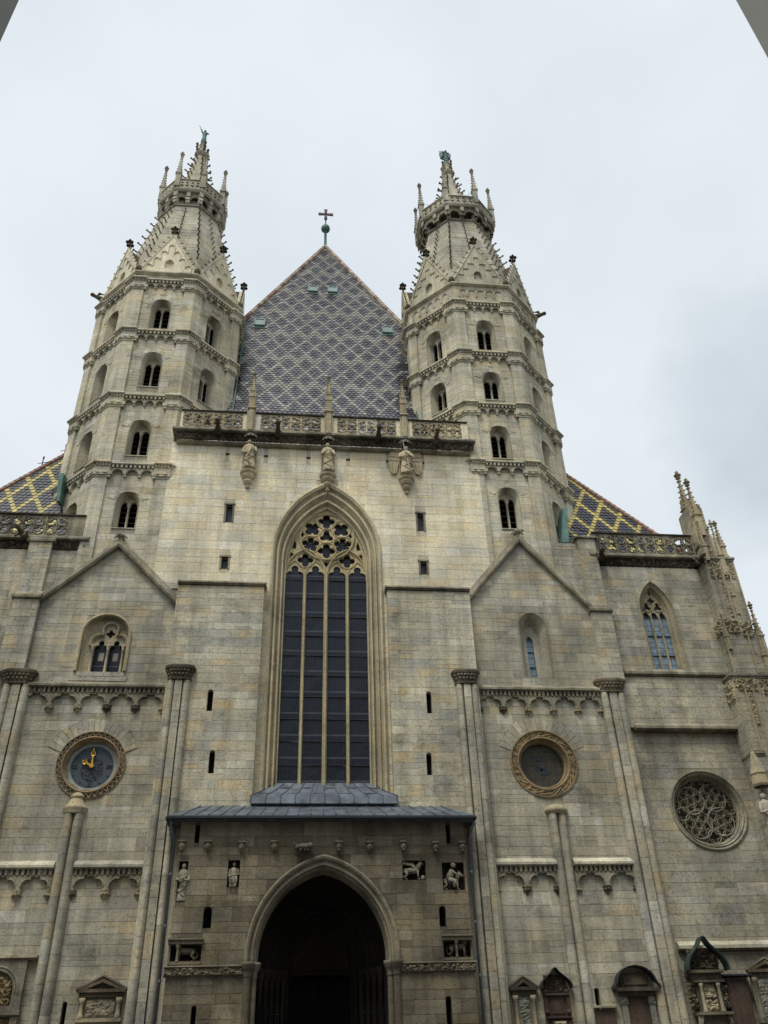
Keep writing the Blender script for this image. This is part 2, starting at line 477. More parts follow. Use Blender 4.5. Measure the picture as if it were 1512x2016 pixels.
class Ashlar:
    """collects the blocks of one building; the 300 largest in view become objects, the rest one joined part"""
    def __init__(s, root, mat, limit=300):
        s.root, s.mat, s.limit, s.rects, s.mb = root, mat, limit, [], MB()
    def quad(s, fr, q, d, back=-0.03):
        (ax, az), (bx, bz), (cx, cz), (dx, dz) = q         # bl br tr tl
        i = 0.005
        w0, w1 = bx-ax, cx-dx
        i0 = min(i, max(w0, 0)*0.3); i1 = min(i, max(w1, 0)*0.3)
        s.mb.add([fp(fr, ax, az, back), fp(fr, bx, bz, back), fp(fr, cx, cz, back), fp(fr, dx, dz, back),
                  fp(fr, ax+i0, az+i, d), fp(fr, bx-i0, bz+i, d), fp(fr, cx-i1, cz-i, d), fp(fr, dx+i1, dz-i, d)],
                 [(4, 5, 6, 7), (0, 1, 5, 4), (1, 2, 6, 5), (2, 3, 7, 6), (3, 0, 4, 7)])
    def field(s, fr, outline, holes, seed=0, rh=(.36, .52), rl=(.55, 1.35), gap=.007, d=(.001, .007), zmin=None, zmax=None):
        R = random.Random(seed)
        zs = [p[1] for p in outline]
        z, ztop = (min(zs) if zmin is None else zmin), (max(zs) if zmax is None else zmax)
        polys = [outline]+list(holes)
        while z < ztop-0.08:
            h = R.uniform(*rh)*R.choice((.72, .9, 1, 1, 1.12))
            if ztop-(z+h) < rh[0]*0.7: h = ztop-z
            a, b = z+gap/2, z+h-gap/2
            A, B = inter(a+1e-4, polys), inter(b-1e-4, polys)
            Mi = inter((a+b)/2, polys)
            Ms = [inter(a+(b-a)*f, polys) for f in (.14, .28, .4, .6, .72, .86)]
            if all(len(q) == len(A) for q in Ms) and len(A) == len(B) == len(Mi) and all(min(p[1], q[1]) > max(p[0], q[0]) for p, q in zip(A, B)):
                rows = list(zip(A, B))
            else:
                C = isect(isect(A, B), Mi)
                for q in Ms: C = isect(C, q)
                rows = [(c, c) for c in C]
            for (a0, a1), (b0, b1) in rows:
                lo, hi = max(a0, b0), min(a1, b1)
                cuts = []
                u = lo+R.uniform(*rl)*R.uniform(.4, 1)
                while u < hi-rl[0]*0.5:
                    cuts.append(u)
                    u += R.uniform(*rl)*(1 if R.random() < .8 else 1.35)
                Ls = [(a0, b0)]+[(c+gap/2, c+gap/2) for c in cuts]
                Rs = [(c-gap/2, c-gap/2) for c in cuts]+[(a1, b1)]
                for (l0, l1), (r0, r1) in zip(Ls, Rs):
                    if max(r0-l0, r1-l1) < 0.06: continue
                    r0, r1 = max(r0, l0+.002), max(r1, l1+.002)
                    dd = R.uniform(*d)
                    if abs(l0-l1) < .004 and abs(r0-r1) < .004:
                        if b-a > .3 and R.random() < .17:  # two thin courses in place of one
                            k = a+(b-a)*R.uniform(.38, .62)
                            s.rects.append((fr, l0, r0, a, k-gap/2, dd))
                            s.rects.append((fr, l0, r0, k+gap/2, b, R.uniform(*d)))
                        else:
                            s.rects.append((fr, l0, r0, a, b, dd))
                    else:
                        s.quad(fr, [(l0, a), (r0, a), (r1, b), (l1, b)], dd)
            z += h
    def ring(s, fr, cx, cz, r0, r1, a0, a1, n, d=(.01, .03), seed=1):
        R = random.Random(seed)
        for i in range(n):
            b0 = a0+(a1-a0)*i/n+.004; b1 = a0+(a1-a0)*(i+1)/n-.004
            ro = r1+R.uniform(-.06, .06)
            P = lambda r, t: (cx+r*math.cos(t), cz+r*math.sin(t))
            dd = R.uniform(*d)
            pts = [P(r0, b0), P(ro, b0), P(ro, b1), P(r0, b1)]
            s.mb.add([fp(fr, x, z, -.03) for x, z in pts]+[fp(fr, x, z, dd) for x, z in pts],
                     [(4, 5, 6, 7), (0, 1, 5, 4), (1, 2, 6, 5), (2, 3, 7, 6), (3, 0, 4, 7)])
    def finish(s):
        def score(r):
            fr, u0, u1, z0, z1, d = r
            p = fp(fr, (u0+u1)/2, (z0+z1)/2, 0)
            v = CAM-p
            return (u1-u0)*(z1-z0)*max(0.0, v.normalized().dot(fr[2]))/v.length_squared
        s.rects.sort(key=score, reverse=True)
        me = unit_stone(s.mat)
        L = s.root.location
        for fr, u0, u1, z0, z1, d in s.rects[:s.limit]:
            o = bpy.data.objects.new('stone', me)
            col.objects.link(o)
            o.parent = s.root
            o.location = fp(fr, (u0+u1)/2, (z0+z1)/2, (d-.03)/2)-L
            o.scale = (u1-u0, d+.03, z1-z0)
            o.rotation_euler = (0, 0, math.atan2(fr[1].y, fr[1].x))
        for fr, u0, u1, z0, z1, d in s.rects[s.limit:]:
            s.quad(fr, [(u0, z0), (u1, z0), (u1, z1), (u0, z1)], d)
        if s.mb.v: s.mb.build('stone_courses', s.mat, s.root, kind='stuff')

def backing(mb, fr, outline, holes, depth=0.5, face=-0.006):
    """the wall core behind the blocks: front sheet, reveals of the openings, edges"""
    mb.plate(outline, holes, fr, -depth, face)

def relief(mb, fr, u0, u1, z0, z1, d, amp, seed=0, freq=6.0, step=0.05, pat=None):
    """carved surface: a fine grid raised by layered noise, edges tied back to the wall"""
    n = max(3, int((u1-u0)/step)); m = max(3, int((z1-z0)/step))
    vs, fs = [], []
    for j in range(m+1):
        for i in range(n+1):
            u = u0+(u1-u0)*i/n; z = z0+(z1-z0)*j/m
            q = Vector((u*freq+seed*7.1, z*freq, seed*3.3))
            h = noise.noise(q)
            h = max(0.0, 0.3+h*1.1)*0.6+0.55*max(0.0, 1-3.2*abs(noise.noise(q*1.7+Vector((5, 2, 1)))))
            if pat: h *= pat(u, z)
            e = 0 if i in (0, n) or j in (0, m) else 1
            vs.append(fp(fr, u, z, d+amp*h*e))
    for j in range(m):
        for i in range(n):
            a = j*(n+1)+i
            fs.append((a, a+1, a+n+2, a+n+1))
    mb.add(vs, fs)
def profile(mb, fr, u0, u1, pts):
    """a moulding: section pts (d, z) run from u0 to u1"""
    mb.loft([[fp(fr, u0, z, d) for d, z in pts], [fp(fr, u1, z, d) for d, z in pts]], True, True, True)

def slit(root, fr, cx, z0, z1, wd, depth=0.35, mat='void', frame=None):
    mb = MB()
    mb.fbox(fr, cx-wd/2-.02, cx+wd/2+.02, z0-.02, z1+.02, -depth-.04, -depth)
    o = mb.build('slit_window', mat, root)
    if frame:
        f = MB()
        f.fbox(fr, cx-wd/2-.08, cx-wd/2, z0, z1, -.1, .025)
        f.fbox(fr, cx+wd/2, cx+wd/2+.08, z0, z1, -.1, .025)
        f.fbox(fr, cx-wd/2-.12, cx+wd/2+.12, z1, z1+.09, -.1, .05)
        f.build('frame', frame, o)
    return o
def slit_hole(cx, z0, z1, wd, rnd):
    return opening(cx, wd/2, z0, z1-wd/2, z1, 4) if rnd else rect(cx-wd/2, cx+wd/2, z0, z1)

# ================================================================ ground
g = MB()
g.add([(-2500, -2500, 0), (2500, -2500, 0), (2500, 2500, 0), (-2500, 2500, 0)], [(0, 1, 2, 3)])
g.build('ground', 'pavement', kind='structure')

# ================================================================ centre of the west front
WF = thing('cathedral_front', 'pale limestone centre of the cathedral front with one very tall pointed window', 'cathedral wall', (0, 0, 0))
ash = Ashlar(WF, 'stone_cream', 190)
ash2 = Ashlar(WF, 'stone_flank', 110)
CX = 0.03
def win_loop(wd, z0=12.2):
    t = (2.72-wd)/0.72
    return opening(CX, wd, z0, 24.7-.5*t, 29.0-1.38*t, 14)
upper = [(-2.97, 12.0), (-2.97, 22.4), (-8.3, 22.4), (-8.3, 31.4), (8.3, 31.4), (8.3, 22.4), (2.97, 22.4), (2.97, 12.0)]
S1 = [(-4.97, 26.3, 27.4), (4.9, 26.15, 27.25), (-4.97, 23.55, 24.23), (4.9, 23.55, 24.3)]
HOL = [(-5.33, 30.71), (-3.29, 30.68), (-1.01, 30.67), (1.13, 30.66), (3.3, 30.66), (5.2, 30.64)]
hol = [win_loop(2.6)]+[rect(x-.16, x+.16, a, b) for x, a, b in S1]+[rect(x-.11, x+.11, z-.08, z+.08) for x, z in HOL]
sh = [win_loop(2.7)]+[rect(x-.26, x+.26, a-.02, b+.1) for x, a, b in S1]+hol[5:]
# the window hole reaches below the wall edge: keep it inside for the sheet
def clipz(p, z): return [(a, max(b, z)) for a, b in p]
mb = MB()
backing(mb, FAC, upper, [clipz(hol[0], 12.02)]+hol[1:], 0.7)
ash.field(FAC, upper, sh, 11, rh=(.36, .6), rl=(.6, 1.7), zmin=12.1)
for x, z in HOL:
    pass
for x, z in HOL:
    hm = MB(); hm.fbox(FAC, x-.12, x+.12, z-.09, z+.09, -.5, -.3); hm.build('putlog_hole', 'void', WF)
for x, a, b in S1: slit(WF, FAC, x, a, b, .32, .22, 'glass_slate', 'stone_trim')
F45 = fac(-.45)
FL = {-1: [(-5.02, 16.1, 17.1), (-4.72, 13.37, 14.37)], 1: [(4.68, 16.1, 17.14), (4.52, 13.33, 14.32)]}
for s in (-1, 1):
    ol = rect(2.95, 7.0, 0, 22.45) if s > 0 else rect(-7.0, -2.95, 0, 22.45)
    hs = [slit_hole(x, a, b, .24, True) for x, a, b in FL[s]]
    mb.plate(ol, hs, F45, -.6, -.006)
    ash2.field(F45, ol, [slit_hole(x, a-.01, b+.01, .27, True) for x, a, b in FL[s]], 20+s, rh=(.34, .5), rl=(.5, 1.3), zmin=10.5)
    # narrow inner return of the flank
    side = (Vector((2.95*s, 0, 0)), Vector((0, -s, 0)) if s > 0 else Vector((0, 1, 0)), Vector((-s, 0, 0)))
    for x, a, b in FL[s]: slit(WF, F45, x, a, b, .24, .3)
    lg = MB()
    profile(lg, FAC, *( (2.86, 7.02) if s > 0 else (-7.02, -2.86) ), [(0, 22.66), (.5, 22.6), (.58, 22.5), (.58, 22.45), (.44, 22.4), (0, 22.4)])
    lg.build('ledge', 'stone_trim', WF)
    lg = MB(); profile(lg, FAC, *((2.9, 7.0) if s > 0 else (-7.0, -2.9)), [(.3, 22.445), (.56, 22.445), (.54, 22.36), (.3, 22.3)]); lg.build('underside_shade', 'stone_sooty', WF)  # added dark strip: shade under the ledge put into colour, with soot crust
for s in (-1, 1): mb.plate(rect(*sorted((s*6.7, s*8.32)), 20.6, 22.45), [], fac(.07), -.4, 0)
mb.build('wall', 'mortar_light', WF)

# ---- the great window
wj = MB()
prof = [(2.75, -.02), (2.75, .1), (2.67, .17), (2.59, .1), (2.57, -.1), (2.50, -.16), (2.47, -.03), (2.40, -.03), (2.37, -.18), (2.30, -.34), (2.24, -.34), (2.22, -.16), (2.16, -.16), (2.14, -.4), (2.08, -.46), (2.06, -.36), (2.02, -.38), (2.0, -.5), (2.0, -.9)]
wj.loft([[fp(FAC, a, b, d) for a, b in win_loop(wd)] for wd, d in prof], False)
WIN = wj.build('window', 'stone_jamb', WF, smooth=False)
LX = [(-1.95, -1.10), (-.94, -.07), (.14, 1.0), (1.17, 2.02)]
BZ = [13.2, 14.06, 15.13, 16.15, 17.22, 18.26, 19.27, 20.3, 21.32, 22.35, 23.36]
for x0, x1, d in ((-1.10, -.94, -.36), (-.07, .14, -.30), (1.0, 1.17, -.36)):
    m_ = MB()
    xm = (x0+x1)/2
    pl = [(x0, -.6), (x0, -.5), (xm-.035, d), (xm+.035, d), (x1, -.5), (x1, -.6)]
    m_.loft([[fp(FAC, a, 13.1, b) for a, b in pl], [fp(FAC, a, 23.75, b) for a, b in pl]], True, True, True)
    m_.build('mullion', 'stone_ochre', WIN)
R = random.Random(5)
for x0, x1 in LX:
    for z0, z1 in zip(BZ[:-1], BZ[1:]):
        p = MB()
        t = [R.uniform(-.022, .022) for _ in range(4)]
        p.add([fp(FAC, x0-.04, z0+.02, -.55+t[0]), fp(FAC, x1+.04, z0+.02, -.55+t[1]), fp(FAC, x1+.04, z1-.02, -.55+t[2]), fp(FAC, x0-.04, z1-.02, -.55+t[3]),
               fp(FAC, x0-.04, z0+.02, -.59), fp(FAC, x1+.04, z0+.02, -.59), fp(FAC, x1+.04, z1-.02, -.59), fp(FAC, x0-.04, z1-.02, -.59)],
              [(0, 1, 2, 3), (7, 6, 5, 4), (0, 4, 5, 1), (1, 5, 6, 2), (2, 6, 7, 3), (3, 7, 4, 0)])
        p.build('pane', 'glass_dark', WIN)
    p = MB()
    p.fbox(FAC, x0-.04, x1+.04, 23.38, 24.4, -.62, -.6)
    p.build('pane', 'glass_dark', WIN)
b_ = MB()
for z in BZ[1:]:
    for x0, x1 in LX: b_.fbox(FAC, x0-.02, x1+.02, z-.02, z+.02, -.56, -.5)
b_.build('saddle_bar', 'iron', WIN)
head = MB()
head.plate([(-1.99, 23.9)]+arch(CX, 2.02, 24.2, 27.6, 14)+[(2.05, 23.9)], [], FAC, -.78, -.74)
head.build('pane', 'glass_dark', WIN)
tr = MB()
bot = []
for x0, x1 in reversed(LX):
    c, wd = (x0+x1)/2, (x1-x0)/2
    bot += [(x1, 23.45)]+[(a, b) for a, b in reversed(trefoil_top(c, wd, 23.62))]+[(x0, 23.45)]
outl = [(-2.02, 23.45)]+arch(CX, 2.05, 24.2, 27.62, 14)+[(2.08, 23.45)]+bot
Q = [(.02, 26.90, .46, 4, 0), (-.70, 26.42, .46, 4, PI/4), (.78, 26.42, .46, 4, PI/4), (.03, 25.98, .38, 3, PI/2), (-.78, 25.47, .46, 5, PI/2), (.86, 25.47, .46, 5, PI/2),
     (.03, 25.10, .45, 4, 0), (-1.02, 24.52, .41, 4, 0), (1.08, 24.52, .41, 4, 0)]
holes = [foil(x, z, r, n, a, 5) for x, z, r, n, a in Q]
holes += [[(-1.72, 25.2), (-1.52, 25.15), (-1.5, 25.4), (-1.58, 25.75)], [(1.78, 25.2), (1.58, 25.15), (1.56, 25.4), (1.64, 25.75)],
          [(-1.84, 24.45), (-1.55, 24.85), (-1.78, 24.95)], [(1.9, 24.45), (1.61, 24.85), (1.84, 24.95)],
          [(.03, 24.1), (.2, 24.42), (-.14, 24.42)], [(-1.3, 26.0), (-1.18, 25.86), (-1.1, 26.14), (-1.2, 26.2)], [(1.36, 26.0), (1.24, 25.86), (1.16, 26.14), (1.26, 26.2)]]
tr.plate(outl, holes, FAC, -.66, -.52)
def ring(mb_, fr, cx, cz, r, d, t=.035, n=20): mb_.tube([fp(fr, a, b, d) for a, b in circ(cx, cz, r, n)], t, 4, True)
for x, z, r, n, a in Q:
    ring(tr, FAC, x, z, r+.045, -.50, .03)
ring(tr, FAC, .05, 25.93, 1.40, -.48, .06, 32)
for c in (-1.02, 1.08): tr.tube([fp(FAC, a, b, -.48) for a, b in arch(c, .98, 23.7, 25.15, 8)], .055, 4)
for x0, x1 in LX: tr.tube([fp(FAC, a, b, -.50) for a, b in arch((x0+x1)/2, (x1-x0)/2+.05, 23.65, 24.45, 6)], .035, 4)
tr.build('tracery', 'stone_ochre', WIN)

# ---- lead apron under the window
ap = MB()
ap.add([fp(FAC, -2.05, 13.28, -.5), fp(FAC, 2.12, 13.28, -.5), fp(FAC, 2.6, 12.75, .1), fp(FAC, 3.07, 12.42, .55), fp(FAC, -3.0, 12.42, .55), fp(FAC, -2.55, 12.75, .1),
        fp(FAC, -3.0, 12.1, .6), fp(FAC, 3.07, 12.1, .6), fp(FAC, -3.0, 12.1, -.1), fp(FAC, 3.07, 12.1, -.1)],
       [(0, 1, 2, 5), (5, 2, 3, 4), (4, 3, 7, 6), (4, 6, 8), (3, 9, 7), (0, 5, 8), (5, 4, 8), (2, 1, 9), (3, 2, 9), (6, 7, 9, 8)])
APR = ap.build('window_apron', 'lead', WF)
for i in range(11):
    t = i/10
    xa, xb, xc = -2.05+4.17*t, -2.55+5.15*t, -3.0+6.07*t
    sm = MB()
    sm.tube([fp(FAC, xa, 13.28, -.49), fp(FAC, xb, 12.76, .11), fp(FAC, xc, 12.43, .56), fp(FAC, xc, 12.12, .61)], .028, 4)
    sm.build('seam', 'lead', APR)
sm = MB()
for i in range(10):
    t = (i+.5)/10; t0 = i/10+.01; t1 = (i+1)/10-.01
    zz = 12.95 if i % 2 else 12.6
    k = .72 if zz > 12.8 else .36
    xl, xr = (-2.35+4.75*t0, -2.35+4.75*t1) if zz > 12.8 else (-2.75+5.55*t0, -2.75+5.55*t1)
    dd = -.1 if zz > 12.8 else .32
    sm.tube([fp(FAC, xl, zz, dd), fp(FAC, xr, zz, dd)], .02, 4)
sm.build('lap_joint', 'lead', APR)
ash.finish()
ash2.finish()

# ================================================================ porch
PO = thing('porch', 'dark brown stone gate porch with deep pointed arch and lead roof', 'porch', (0, -1.3, 0))
FP = fac(-1.3)
pash = Ashlar(PO, 'stone_brown')
pol = rect(-5.6, 5.6, 0, 11.2)
PS = [(-4.95, 10.38, 11.08, .17, False), (4.97, 10.32, 11.05, .17, False), (-4.3, 7.35, 8.09, .3, True), (4.54, 7.3, 8.02, .25, True), (-4.51, 3.7, 4.87, .17, True), (4.56, 3.8, 5.0, .2, True)]
NI = [(-5.52, -5.18, 8.25, 9.71), (-3.67, -3.22, 8.75, 9.74), (3.07, 3.98, 8.96, 9.68), (4.63, 5.5, 8.59, 9.6), (-5.52, -4.42, 6.28, 6.8), (4.5, 5.52, 6.22, 6.79)]
def parch(wd, z0=0.05): return opening(0, wd, z0, 6.4, 6.4+wd*1.232, 14)
ph = [parch(2.72)]+[slit_hole(x, a, b, ww, r) for x, a, b, ww, r in PS]+[rect(a, b, c, e) for a, b, c, e in NI]
pm = MB()
pm.plate(pol, ph, FP, -.7, -.006)
for s in (-1, 1): pm.box(*( (4.9, 5.58) if s > 0 else (-5.58, -4.9) ), -.75, .1, 0, 11.2)
pm.box(-5.5, 5.5, -.75, -.3, 10.2, 11.2)
pm.build('wall', 'mortar_dark', PO)
pash.field(FP, pol, [parch(2.84, 0.0)]+[slit_hole(x, a-.01, b+.01, ww+.03, r) for x, a, b, ww, r in PS]+[rect(a-.01, b+.01, c-.01, e+.01) for a, b, c, e in NI], 31, rh=(.38, .56), rl=(.5, 1.25), zmin=2.0)
for s in (-1, 1):
    fr = (Vector((5.58*s, -.7, 0)), Vector((0, s, 0)), Vector((s, 0, 0)))
    pash.field(fr, rect(-.58, .55, 0, 11.2) if s > 0 else rect(-.55, .58, 0, 11.2), [], 40+s, zmin=2.0, rl=(.4, .8))
pash.finish()
for x, a, b, ww, r in PS: slit(PO, FP, x, a, b, ww, .4)
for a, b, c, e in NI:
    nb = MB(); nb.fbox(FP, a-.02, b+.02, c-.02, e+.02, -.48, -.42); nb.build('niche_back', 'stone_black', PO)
# moulded arch
am = MB()
apf = [(2.86, -.02), (2.86, .07), (2.80, .11), (2.73, .08), (2.71, 0), (2.64, -.03), (2.62, .02), (2.55, .01), (2.53, -.1), (2.46, -.14), (2.42, -.3), (2.38, -.7)]
am.loft([[fp(FP, a, b, d) for a, b in opening(0, wd, 6.2, 6.4, 6.4+wd*1.232, 18)] for wd, d in apf], False)
am.build('arch_moulding', 'stone_brown', PO)
for s in (-1, 1):
    jm = MB()
    for k, (xx, dd, rr) in enumerate(((2.72, -.02, .14), (2.5, -.2, .12))):
        jm.lathe((xx*s, -1.3-dd, 0), [(rr, 0), (rr, 5.72)], 10)
        jm.lathe((xx*s, -1.3-dd, 0), [(rr, 5.7), (rr+.03, 5.74), (rr+.01, 5.8), (rr+.06, 5.95), (rr+.1, 6.0), (rr+.1, 6.06), (rr+.13, 6.1), (rr+.13, 6.2), (0, 6.2)], 10)
    jm.build('jamb_shaft', 'stone_brown', PO, smooth=True)
# carved frieze bands
for s in (-1, 1):
    u0, u1 = (2.88, 5.68) if s > 0 else (-5.68, -2.88)
    fz = MB()
    profile(fz, FP, u0, u1, [(-.05, 6.13), (.13, 6.12), (.15, 6.07), (.08, 6.06), (.06, 5.8), (-.05, 5.76)])
    relief(fz, FP, u0, u1, 5.79, 6.06, .07, .11, 50+s, 7.5, .028)
    fz.build('frieze', 'stone_soot_carved', PO)
# dark interior with stepped portal
im = MB()
im.loft([[fp(FAC, a, b, d) for a, b in opening(0, wd, 0, 6.4, 6.4+wd*1.2, 12)] for wd, d in ((2.5, .7), (2.4, -.6), (2.2, -.6), (2.2, -.85), (1.98, -.85), (1.98, -1.1), (1.76, -1.1), (1.76, -1.35), (1.54, -1.35), (1.54, -1.6), (1.3, -1.6), (1.3, -1.8))], False)
im.plate(opening(0, 1.45, 0, 6.4, 8.2, 10), [rect(-1.2, 1.2, .05, 6.1)], FAC, -1.95, -1.78)
im.box(-3, 3, 2.6, 2.7, 0, 10)
for q in (-3.1, 3): im.box(q, q+.1, 1.7, 2.6, 0, 10)
im.box(-3, 3, 1.7, 2.7, 9.9, 10)
im.build('portal_interior', 'stone_inner', PO)
sh_ = MB()
for s in (-1, 1):
    for k, (x, d) in enumerate(((2.3, -.5), (2.08, -.75), (1.86, -1.0), (1.64, -1.25), (1.42, -1.5))):
        sh_.lathe((x*s, -d, 0), [(.1, 0), (.1, 5.6), (.13, 5.65), (.1, 5.72), (.2, 6.05), (.22, 6.2), (0, 6.2)], 8)
sh_.build('portal_column', 'stone_inner', PO, smooth=True)
ty = MB()
relief(ty, FAC, -1.2, 1.2, 6.2, 8.0, -1.77, .15, 3, 3.0, .06)
ty.build('tympanum', 'stone_inner', PO)
for s in (-1, 1):
    dr = MB()
    u0, u1 = (.02, 1.2) if s > 0 else (-1.2, -.02)
    dr.fbox(FAC, u0, u1, 0, 6.05, -2.3, -2.22)
    for i in range(3):
        for j in range(5):
            a = u0+.12+i*.34; b = .3+j*1.15
            dr.fbox(FAC, a, a+.28, b, b+1.0, -2.22, -2.19)
    dr.build('door', 'door_wood', PO)
gt = MB()
for s in (-1, 1):
    for i in range(9):
        x = s*(1.45+i*.1)
        gt.box(x-.012, x+.012, -.52, -.49, 0, 4.9)
    for z in (.4, 1.8, 3.2, 4.6): gt.box(min(s*1.4, s*2.3), max(s*1.4, s*2.3), -.53, -.48, z-.02, z+.02)
    gt.tube([(s*1.42, -.5, 0), (s*1.42, -.5, 5.6)], .03, 5)
    gt.tube([(s*2.33, -.5, 0), (s*2.33, -.5, 5.2)], .03, 5)
gt.build('iron_gate', 'door_wood', PO)
# lead roof
lr = MB()
E0, E1 = -1.78, -.44
lr.add([(-6.1, E0, 11.3), (6.02, E0, 11.3), (6.02, E1, 11.36), (-6.1, E1, 11.36), (-5.0, E1, 12.03), (4.88, E1, 12.03), (-6.1, E0, 11.17), (6.02, E0, 11.17), (6.02, E1, 11.17), (-6.1, E1, 11.17)],
       [(0, 1, 5, 4), (0, 4, 3), (1, 2, 5), (0, 6, 7, 1), (0, 3, 9, 6), (1, 7, 8, 2), (6, 9, 8, 7), (3, 4, 5, 2)])
LR = lr.build('lead_roof', 'lead', PO)
for i in range(23):
    t = i/22
    xt = -5.0+9.88*t
    xb = xt if .06 < t < .94 else xt+(-1.0 if t < .5 else 1.0)*.55*abs(t-.5)*2
    xb = -5.55+11.0*t
    sm = MB()
    sm.tube([(xt, E1, 12.04), (xb, E0, 11.31)], .03, 4)
    sm.build('seam', 'lead', LR)
gu = MB()
gu.tube([(-6.1, E0-.05, 11.2), (6.02, E0-.05, 11.2)], .075, 6)
gu.tube([(-6.12, E0, 11.2), (-6.12, E1, 11.2)], .07, 6)
gu.tube([(6.04, E0, 11.2), (6.04, E1, 11.2)], .07, 6)
gu.build('gutter', 'lead_dark', PO)
# carved corbel heads under the eaves
def carved_head(k, x, z, beast=False):
    R = random.Random(70+k)
    h = MB()
    y = -1.3
    if beast:
        h.ball((x, y-.16, z), .30, .16, .13)
        h.ball((x+.24, y-.26, z+.02), .13, .13, .11)
        h.ball((x-.26, y-.2, z-.03), .11, .12, .12)
        for q in (-.16, 0, .12): h.tube([(x+q, y-.2, z-.05), (x+q+.03, y-.28, z-.18)], .04, 5)
        h.tube([(x-.3, y-.1, z), (x-.42, y-.2, z+.08), (x-.36, y-.2, z+.16)], .035, 5)
        return h.build('carved_beast', 'stone_soot_carved', PO, smooth=True)
    h.fbox(FP, x-.14, x+.14, z+.12, z+.19, -.05, .24)
    h.lathe((x, y-.1, z), [(.05, -.2), (.1, -.14), (.11, 0), (.13, .12), (0, .12)], 8)
    h.ball((x, y-.15, z-.02), .1+.01*R.random(), .11, .13)
    h.ball((x, y-.27, z-.03), .022, .03, .03, 6, 4)
    for s in (-1, 1):
        h.ball((x+s*.038, y-.25, z+.02), .022, .012, .012, 6, 4)
        h.ball((x+s*.1, y-.15, z-.01), .03, .04, .06, 6, 4)
    h.ball((x, y-.24, z-.085), .035, .02, .015, 6, 4)
    if R.random() < .5: h.ball((x, y-.2, z-.14), .06, .06, .07, 6, 4)
    return h.build('carved_head', 'stone_soot_carved', PO, smooth=True)
for k, (x, z) in enumerate([(-5.48, 10.24), (-4.49, 10.23), (-3.20, 10.2), (-1.94, 10.21), (-.78, 10.18), (.57, 10.19), (1.78, 10.18), (3.12, 10.19), (4.40, 10.15), (5.48, 10.16)]):
    carved_head(k, x, z, k == 4)
# lion niches: lintel, colonnette, sill
for s in (-1, 1):
    n_ = MB()
    u0, u1 = (4.45, 5.62) if s > 0 else (-5.62, -4.38)
    n_.fbox(FP, u0, u1, 6.82, 6.94, -.3, .14)
    n_.fbox(FP, u0-.02, u1+.02, 6.95, 7.0, -.3, .2)
    n_.fbox(FP, u0+.04, u1-.02, 6.15, 6.24, -.3, .1)
    xc = 4.98 if s > 0 else -5.26
    n_.lathe((xc, -1.36, 6.24), [(.06, 0), (.07, .03), (.045, .06), (.04, .42), (.065, .47), (.08, .56), (.08, .59), (0, .59)], 8)
    n_.build('niche_canopy', 'stone_soot_carved', PO)
for s in (-1, 1):
    dp = MB()
    x = 5.78*s
    dp.tube([(x*1.03, -1.7, 11.15), (x*1.03, -1.68, 10.95), (x*1.005, -1.2, 10.5), (x*1.005, -1.2, .1)], .045, 7)
    for z in (9.2, 7.4, 5.6, 3.8, 2.0): dp.lathe((x*1.005, -1.2, z), [(.055, 0), (.062, .02), (.062, .08), (.055, .1)], 8)
    o = dp.build('drainpipe', 'zinc_pipe', smooth=True)
    tag(o, 'grey drainpipe down the %s side of the dark porch' % ('left, statue niche' if s < 0 else 'right, lion fighter'), 'drainpipe', 'drainpipes beside the porch')
# ================================================================ lower bays under the towers
def cornice_row(mb, fr, u0, u1, zt, hd, proud, pitch=.2, wd=.11):
    n = max(1, int(round((u1-u0)/pitch)))
    p = (u1-u0)/n
    for i in range(n):
        c = u0+(i+.5)*p
        mb.fbox(fr, c-wd/2, c+wd/2, zt-hd, zt, 0, proud)
def corbel_table(root, fr, u0, u1, zt, n, seed):
    R = random.Random(seed)
    led = MB()
    profile(led, fr, u0, u1, [(-.02, zt), (.06, zt-.01), (.24, zt-.17), (.27, zt-.2), (.27, zt-.29), (.2, zt-.33), (-.02, zt-.33)])
    led.build('ledge', 'stone_flank' if zt < 12 else 'stone_trim', root)
    tb = MB()
    cornice_row(tb, fr, u0, u1, zt-.33, .22, .17)
    z1 = zt-.55
    bay = (u1-u0)/n
    wd = bay*.40
    zs = z1-.55
    bot = []
    for i in reversed(range(n)):
        c = u0+(i+.5)*bay
        bot += list(reversed(trefoil_top(c, wd, zs+.12)))
    bot = [(c, z) if z < z1-.05 else (c, z1-.05) for c, z in bot]
    # add springers between the bays
    pts = []
    k = len(bot)//n
    for i in range(n):
        seg = bot[i*k:(i+1)*k]
        pts += [(seg[0][0], zs)]+seg+[(seg[-1][0], zs)]
    tb.plate([(u0, zs), (u0, z1), (u1, z1), (u1, zs)]+pts, [], fr, -.02, .13)
    for i in range(n):
        c = u0+(i+.5)*bay
        tb.tube([fp(fr, a, b, .14) for a, b in trefoil_top(c, wd+.03, zs+.12)], .03, 4)
    tb.build('corbel_arches', 'stone_trim', root)
    for i in range(n+1):
        c = u0+i*bay+(.09 if i == 0 else -.09 if i == n else 0)
        cb = MB()
        p = fp(fr, c, zs, 0)
        f = 1.0 if 0 < i < n else .7
        cb.lathe((p.x, p.y, p.z), [(.03*f, -.34), (.06*f, -.3), (.09*f, -.22), (.17*f, -.1), (.2*f, -.05), (.21*f, 0), (0, 0)], 8)
        for q in range(5):
            a = -PI*(q+.5)/5
            cb.ball((p.x+.16*f*math.cos(a), p.y+.16*f*math.sin(a), p.z-.13+R.uniform(-.02, .02)), .05, .05, .06, 6, 4)
        cb.build('corbel', 'stone_sooty' if R.random() < .4 else 'stone_carved', root)

